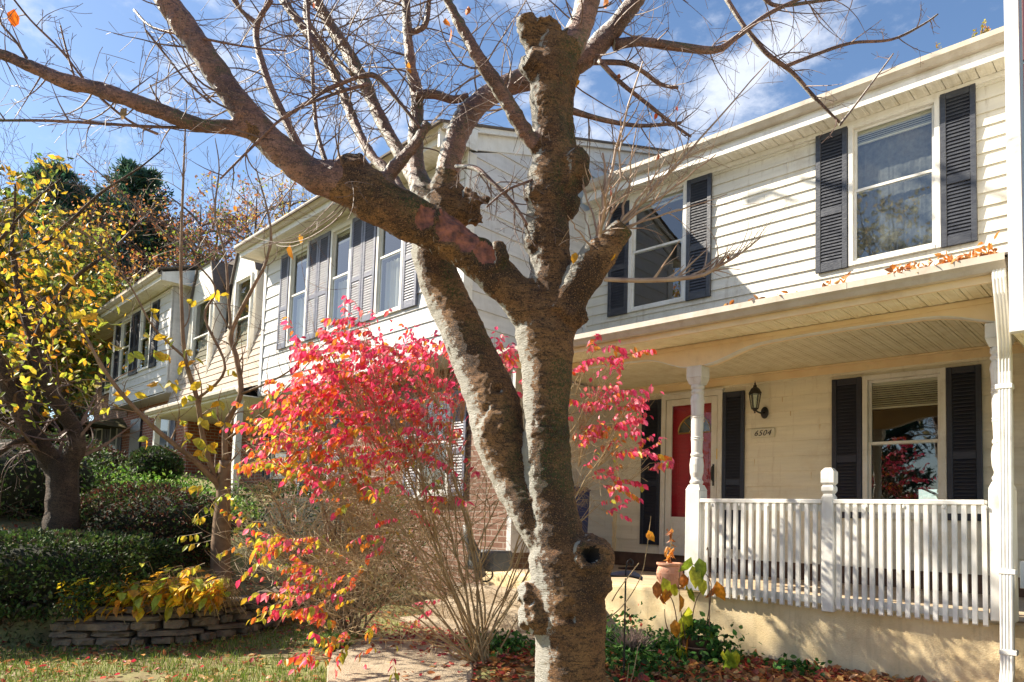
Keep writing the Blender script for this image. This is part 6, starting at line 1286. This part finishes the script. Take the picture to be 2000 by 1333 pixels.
# a long bare cane crossing the trunk's right side
t = thing('dry_cane', tuple(gxy(1180, 1250, 5.2)), 'two thin dry canes with orange leaves right of the cherry trunk', 'plant'); m = MB(); f = MB(); d = 5.2
for P in ([(1165, 1225, d), (1215, 1185, d), (1250, 1130, d), (1262, 1080, d), (1270, 1020, d), (1271, 1008, d)], [(1195, 1175, d), (1210, 1150, d), (1248, 1100, d)], [(1230, 1340, d), (1240, 1300, d), (1246, 1262, d)], [(1222, 1345, d), (1226, 1320, d), (1228, 1300, d)]):
    sp = spline([(atd(*q), .0045*(1-.1*i)) for i, q in enumerate(P)], 5); m.tube([p for p, r in sp], [r for p, r in sp], 5)
leaf(f, atd(1266, 1036, d), Vector((.5, 0, -1)), Vector((0, -1, .2)), .09, .06, (.85, .40, .04), .2, .3); leaf(f, atd(1268, 1040, d), Vector((-.3, 0, -1)), Vector((0, -1, .2)), .06, .05, (.8, .35, .04), .2, .3)
m.build('cane', MT['stem'], t, True); f.build('foliage', MT['leaf'], t)

# ivy and dry clump
iv = MB(); IV = [(.04, .12, .025), (.06, .17, .03), (.10, .24, .04), (.03, .08, .02), (.14, .28, .06)]
def ivy(n, cx, cy, rx, ry, h):
    for k in range(n):
        x, y = cx+ro_.gauss(0, .5)*rx, cy+ro_.gauss(0, .5)*ry
        if y > 5.95: continue
        p = Vector((x, y, ground(x, y)+abs(ro_.gauss(0, .5))*h)); leaf(iv, p, rv(ro_)+Vector((0, 0, .3)), rv(ro_)+Vector((0, 0, 1)), ro_.uniform(.035, .065), ro_.uniform(.025, .045), vary(ro_.choice(IV), ro_, .3), .2, .2)
ivy(2200, -3.55, 5.45, .55, .45, .13); ivy(900, -4.0, 5.55, .35, .35, .2); ivy(900, -3.05, 5.65, .35, .25, .22); ivy(500, -3.3, 5.0, .5, .35, .08); ivy(500, -4.5, 4.7, .3, .3, .14); ivy(200, -2.3, 5.7, .2, .15, .1)
tag(iv.build('ivy', MT['leaf_g']), 'low ivy and green ground cover in the bed before the porch', 'ivy', None, 'stuff')
cb_ = gxy(1235, 1230, 6.25); t = thing('dry_lavender', tuple(cb_), 'dried grey brown clump of fine stalks in the bed before the porch', 'plant'); m = MB()
for k in range(320): a = Vector((cb_.x+ro_.uniform(-.07, .07), cb_.y+ro_.uniform(-.07, .07), cb_.z)); v = Vector((ro_.gauss(.1, .35), ro_.gauss(-.1, .35), ro_.uniform(.6, 1))).normalized()*ro_.uniform(.18, .34); m.tube([a, a+v*.6, a+v+Vector((0, 0, -.04))], [.0028, .0024, .0018], 3, cap=False)
m.build('stalk', mat('dry_stalk', (.30, .20, .16), (.42, .32, .28), scale=20, rough=.9), t)
f = MB()
for k in range(60): leaf(f, Vector((cb_.x-.03+ro_.gauss(0, .1), cb_.y+ro_.gauss(0, .1), cb_.z+.3+ro_.gauss(0, .06))), rv(ro_), rv(ro_), .05, .03, vary(ro_.choice(IV+[(.6, .1, .05)]), ro_, .2), .2, .2, 1)
f.build('foliage', MT['leaf_g'], t)
# dark planter with ivy against the foundation
pb = gxy(1362, 1290, 6.05); pb.y = min(pb.y, 5.72); t = thing('planter_pot', tuple(pb), 'dark round planter with light rim bands, behind the hydrangea', 'pot'); m = MB()
m.lathe((pb.x, pb.y, pb.z-.02), [(.085, 0), (.10, .03), (.125, .14), (.118, .145), (.13, .17), (.137, .22), (.125, .225), (.12, .19)], 24); m.build('pot', mat('dark_glaze', (.045, .022, .018), (.09, .045, .03), scale=12, rough=.35), t)
m = MB(); m.lathe((pb.x, pb.y, pb.z+.125), [(.1235, 0), (.1285, .006), (.1235, .012)], 24); m.build('rim_band', mat('clay_rim', (.38, .22, .14), rough=.8), t)
f = MB()
for k in range(420): v = rv(ro_); leaf(f, Vector((pb.x+v.x*.2, pb.y+v.y*.13, pb.z+.23+abs(v.z)*.10-.10*(abs(v.x) > .7))), rv(ro_), rv(ro_)+Vector((0, -.5, .5)), ro_.uniform(.03, .055), .035, vary(ro_.choice(IV), ro_, .3), .2, .2)
f.build('foliage', MT['leaf_g'], t)
# terracotta pot on the porch corner
q = onZ(1318, 1148, -.622); q.y = 6.17; q.x = -3.72; t = thing('terracotta_pot', (q.x, q.y, -.62), 'round patterned terracotta pot with withered plant beside the porch column', 'pot'); m = MB()
m.lathe((q.x, q.y, -.62), [(.07, 0), (.085, .01), (.12, .09), (.128, .14), (.118, .185), (.108, .205), (.115, .215), (.128, .222), (.128, .24), (.112, .242), (.104, .21)], 28)
for i in range(11):
    a = i*math.tau/11
    for j in range(2): cc = Vector((q.x+math.cos(a)*.122, q.y+math.sin(a)*.122, -.62+.10+j*.05)); m.tube([cc+Vector((math.cos(u)*.014*-math.sin(a), math.cos(u)*.014*math.cos(a), math.sin(u)*.018)) for u in [w_*math.tau/8 for w_ in range(9)]], .0035, 4)
m.build('pot', mat('terracotta', (.52, .24, .15), (.62, .36, .25), scale=9, rough=.85, bump=.3, dirt=(.6, .5, .42)), t)
m = MB(); f = MB(); m.tube([(q.x, q.y, -.42), (q.x+.01, q.y, -.25), (q.x+.02, q.y, -.10), (q.x+.015, q.y, -.03)], [.005, .004, .003, .002], 5)
for i in range(26): z = ro_.uniform(-.38, -.04); leaf(f, Vector((q.x+ro_.gauss(.01, .02), q.y+ro_.gauss(0, .02), z)), Vector((ro_.uniform(-.6, .6), ro_.uniform(-.6, .6), -1)), rv(ro_), .075, .035, vary(ro_.choice((oL, bL, (.7, .35, .08))), ro_, .2), .5, .6)
m.build('stem', MT['stem'], t); f.build('foliage', MT['leaf'], t)
# garden stake with a curved dish and scroll
s0 = atd(1222, 1130, 5.6); t = thing('garden_stake', (s0.x, s0.y, ground(s0.x, s0.y)), 'black metal garden stake with a curved dish and thin scroll, right of the trunk', 'garden ornament'); m = MB()
m.tube([(s0.x, s0.y, ground(s0.x, s0.y)-.05), (s0.x, s0.y, s0.z)], .007, 8); m.build('stake_rod', MT['black'], t)
m = MB(); n = 12
vs = []
for i in range(n+1):
    u = -1+2*i/n
    for j in range(5): v = -1+j/2; wd_ = .05*(1-u*u*.75); vs.append(s0+CR*(u*.13)+Vector((0, 0, .02-.035*u*u*(1 if u > 0 else .2)+.03*v*v*0))+Vector((-.2, .6, .25)).normalized()*(v*wd_)+Vector((0, 0, .02*v*v)))
fs = [(i*5+j, i*5+j+1, (i+1)*5+j+1, (i+1)*5+j) for i in range(n) for j in range(4)]; m.add(vs, fs); m.add([v-Vector((0, 0, .006)) for v in vs], [tuple(reversed(f_)) for f_ in fs]); m.build('dish', mat('grey_metal', (.10, .10, .11), (.16, .16, .17), scale=8, rough=.35, metal=.6), t, True)
m = MB(); m.tube([s0+CR*x+Vector((0, 0, z)) for x, z in ((.0, .02), (0, .08), (.01, .13), (.035, .15), (.055, .13), (.055, .105), (.04, .095), (.03, .11))], .0045, 6); m.tube([s0+CR*x+Vector((0, 0, z)) for x, z in ((.0, .05), (.01, .10), (.03, .12), (.04, .10))], .0035, 6); m.build('scroll', MT['black'], t, True)
# door mat
t = tag(MB().box((-5.5, 7.85, -.611), (-4.55, 8.4, -.592), bev=.004).build('door_mat', mat('mat_fibre', (.07, .035, .03), (.04, .02, .018), scale=60, rough=1, bump=.6)), 'dark brown door mat on the porch floor before the red door', 'mat')
# bins
def bin_(name, label, c, w_, h, m_, cat='bin', rz=0):
    t = thing(name, tuple(c), label, cat, None, rz); x, y, z = c; ca, sa = math.cos(rz), math.sin(rz); fr = lambda a, b, d_: (x+a*ca-b*sa, y+a*sa+b*ca, z+d_)
    m = MB(); k = .84; vs = [fr(a*w_*k, b*w_*k, 0) for a, b in ((-1,-1),(1,-1),(1,1),(-1,1))] + [fr(a*w_, b*w_, h) for a, b in ((-1,-1),(1,-1),(1,1),(-1,1))]
    m.add(vs, [(3,2,1,0), (4,5,6,7)]+[(i, (i+1) % 4, 4+(i+1) % 4, 4+i) for i in range(4)]); m.build('bin_body', m_, t)
    m = MB(); m.box((-w_*1.08, -w_*1.08, h), (w_*1.08, w_*1.08, h+.02), fr, bev=.004); m.box((-w_*.95, -w_*.95, h+.02), (w_*.95, w_*.95, h+.045), fr, bev=.01); m.box((-w_*1.02, -w_*1.12, h-.06), (w_*1.02, -w_*1.01, h-.001), fr, bev=.004); m.build('lid', m_, t); return t
blue = mat('blue_plastic', (.02, .035, .12), (.03, .05, .16), scale=6, rough=.4); blk = mat('black_plastic', (.018, .02, .024), (.03, .032, .036), scale=6, rough=.4)
bin_('recycling_bin', 'dark blue bin against the side wall, right of the cherry trunk', (-5.93, 7.45, -.61), .14, 1.0, blue)
bin_('rubbish_bin', 'black lidded bin at the right edge beside the downspout', (-.60, 5.72, -1.15), .17, .78, blk)
# half hidden little cart behind the red bush
c0 = atd(930, 1120, 7.0); c0.z = -.62; t = thing('toy_cart', tuple(c0), 'grey thing with a small spoked wheel, half hidden behind the red bush', 'cart'); m = MB()
gmet = mat('galvanised', (.16, .17, .17), (.10, .11, .11), scale=7, rough=.45)
m.tube([c0+CR*x+Vector((0, 0, z)) for x, z in ((-.12, .55), (-.08, .40), (-.02, .26), (.03, .14), (.06, .04))], [.03, .05, .06, .055, .03], 10); m.build('handle', gmet, t, True)
m = MB(); wc = c0+CR*.09+Vector((0, 0, .07)); m.tube([wc+CR*(.07*math.cos(a))+Vector((0, 0, .07*math.sin(a))) for a in [i*math.tau/20 for i in range(21)]], .009, 6)
for i in range(4): a = i*math.pi/4; m.tube([wc-CR*(.065*math.cos(a))-Vector((0, 0, .065*math.sin(a))), wc+CR*(.065*math.cos(a))+Vector((0, 0, .065*math.sin(a)))], .003, 4)
m.build('wheel', MT['black'], t)
m = MB(); m.box((c0.x-.2, c0.y+.05, c0.z+.10), (c0.x+.16, c0.y+.35, c0.z+.30), bev=.02); m.build('cart_tub', gmet, t)
# ornamental grass tuft and edging stones
gb = gxy(680, 1262, 5.2); gb = Vector((-5.75, 3.75, ground(-5.75, 3.75))); t = thing('grass_tuft', tuple(gb), 'tuft of long arching green grass beside the path slab', 'plant'); f = MB()
for k in range(420): a = ro_.uniform(0, 6.283); b = gb+Vector((ro_.gauss(0, .06), ro_.gauss(0, .06), 0)); L_ = ro_.uniform(.15, .3); v = Vector((math.cos(a), math.sin(a), 0)); s_ = v.cross(Vector((0, 0, 1)))*.003; c = vary(ro_.choice(((.09, .20, .03), (.14, .26, .05), (.2, .3, .07))), ro_, .2); f.add([b-s_, b+s_, b+v*L_*.4+Vector((0, 0, L_*.5))+s_, b+v*L_*.4+Vector((0, 0, L_*.5))-s_, b+v*L_*.95+Vector((0, 0, L_*.28))], [(0,1,2,3), (3,2,4)], c)
f.build('foliage', MT['leaf_g'], t)
em = mat('edging_stone', (.40, .34, .26), (.28, .23, .17), scale=8, rough=.9, bump=.4)
for i in range(6):
    p = onZ(1238+i*38, 1337, -1.12); p.z = ground(p.x, p.y); o = MB().ball(p, .06, 3, i, .1, 2, (1.1, .7, .55)).build('edging_stone', em, None, True); tag(o, '%s rounded tan border stone right of the cherry trunk, along the bottom edge' % ('first', 'second', 'third', 'fourth', 'fifth', 'sixth')[i], 'stone', 'row of edging stones')
for i in range(3):
    p = Vector((-5.62-.04*i, 3.95+.13*i, ground(-5.6, 4)+.02)); o = MB().ball(p, .06, 3, i+9, .15, 2, (1.1, .8, .6)).build('path_stone', em, None, True); tag(o, 'small tan stone between grass tuft and path slab, %s' % ('nearest the camera', 'middle of three', 'farthest of three')[i], 'stone', 'stones beside the path')
print('all done')
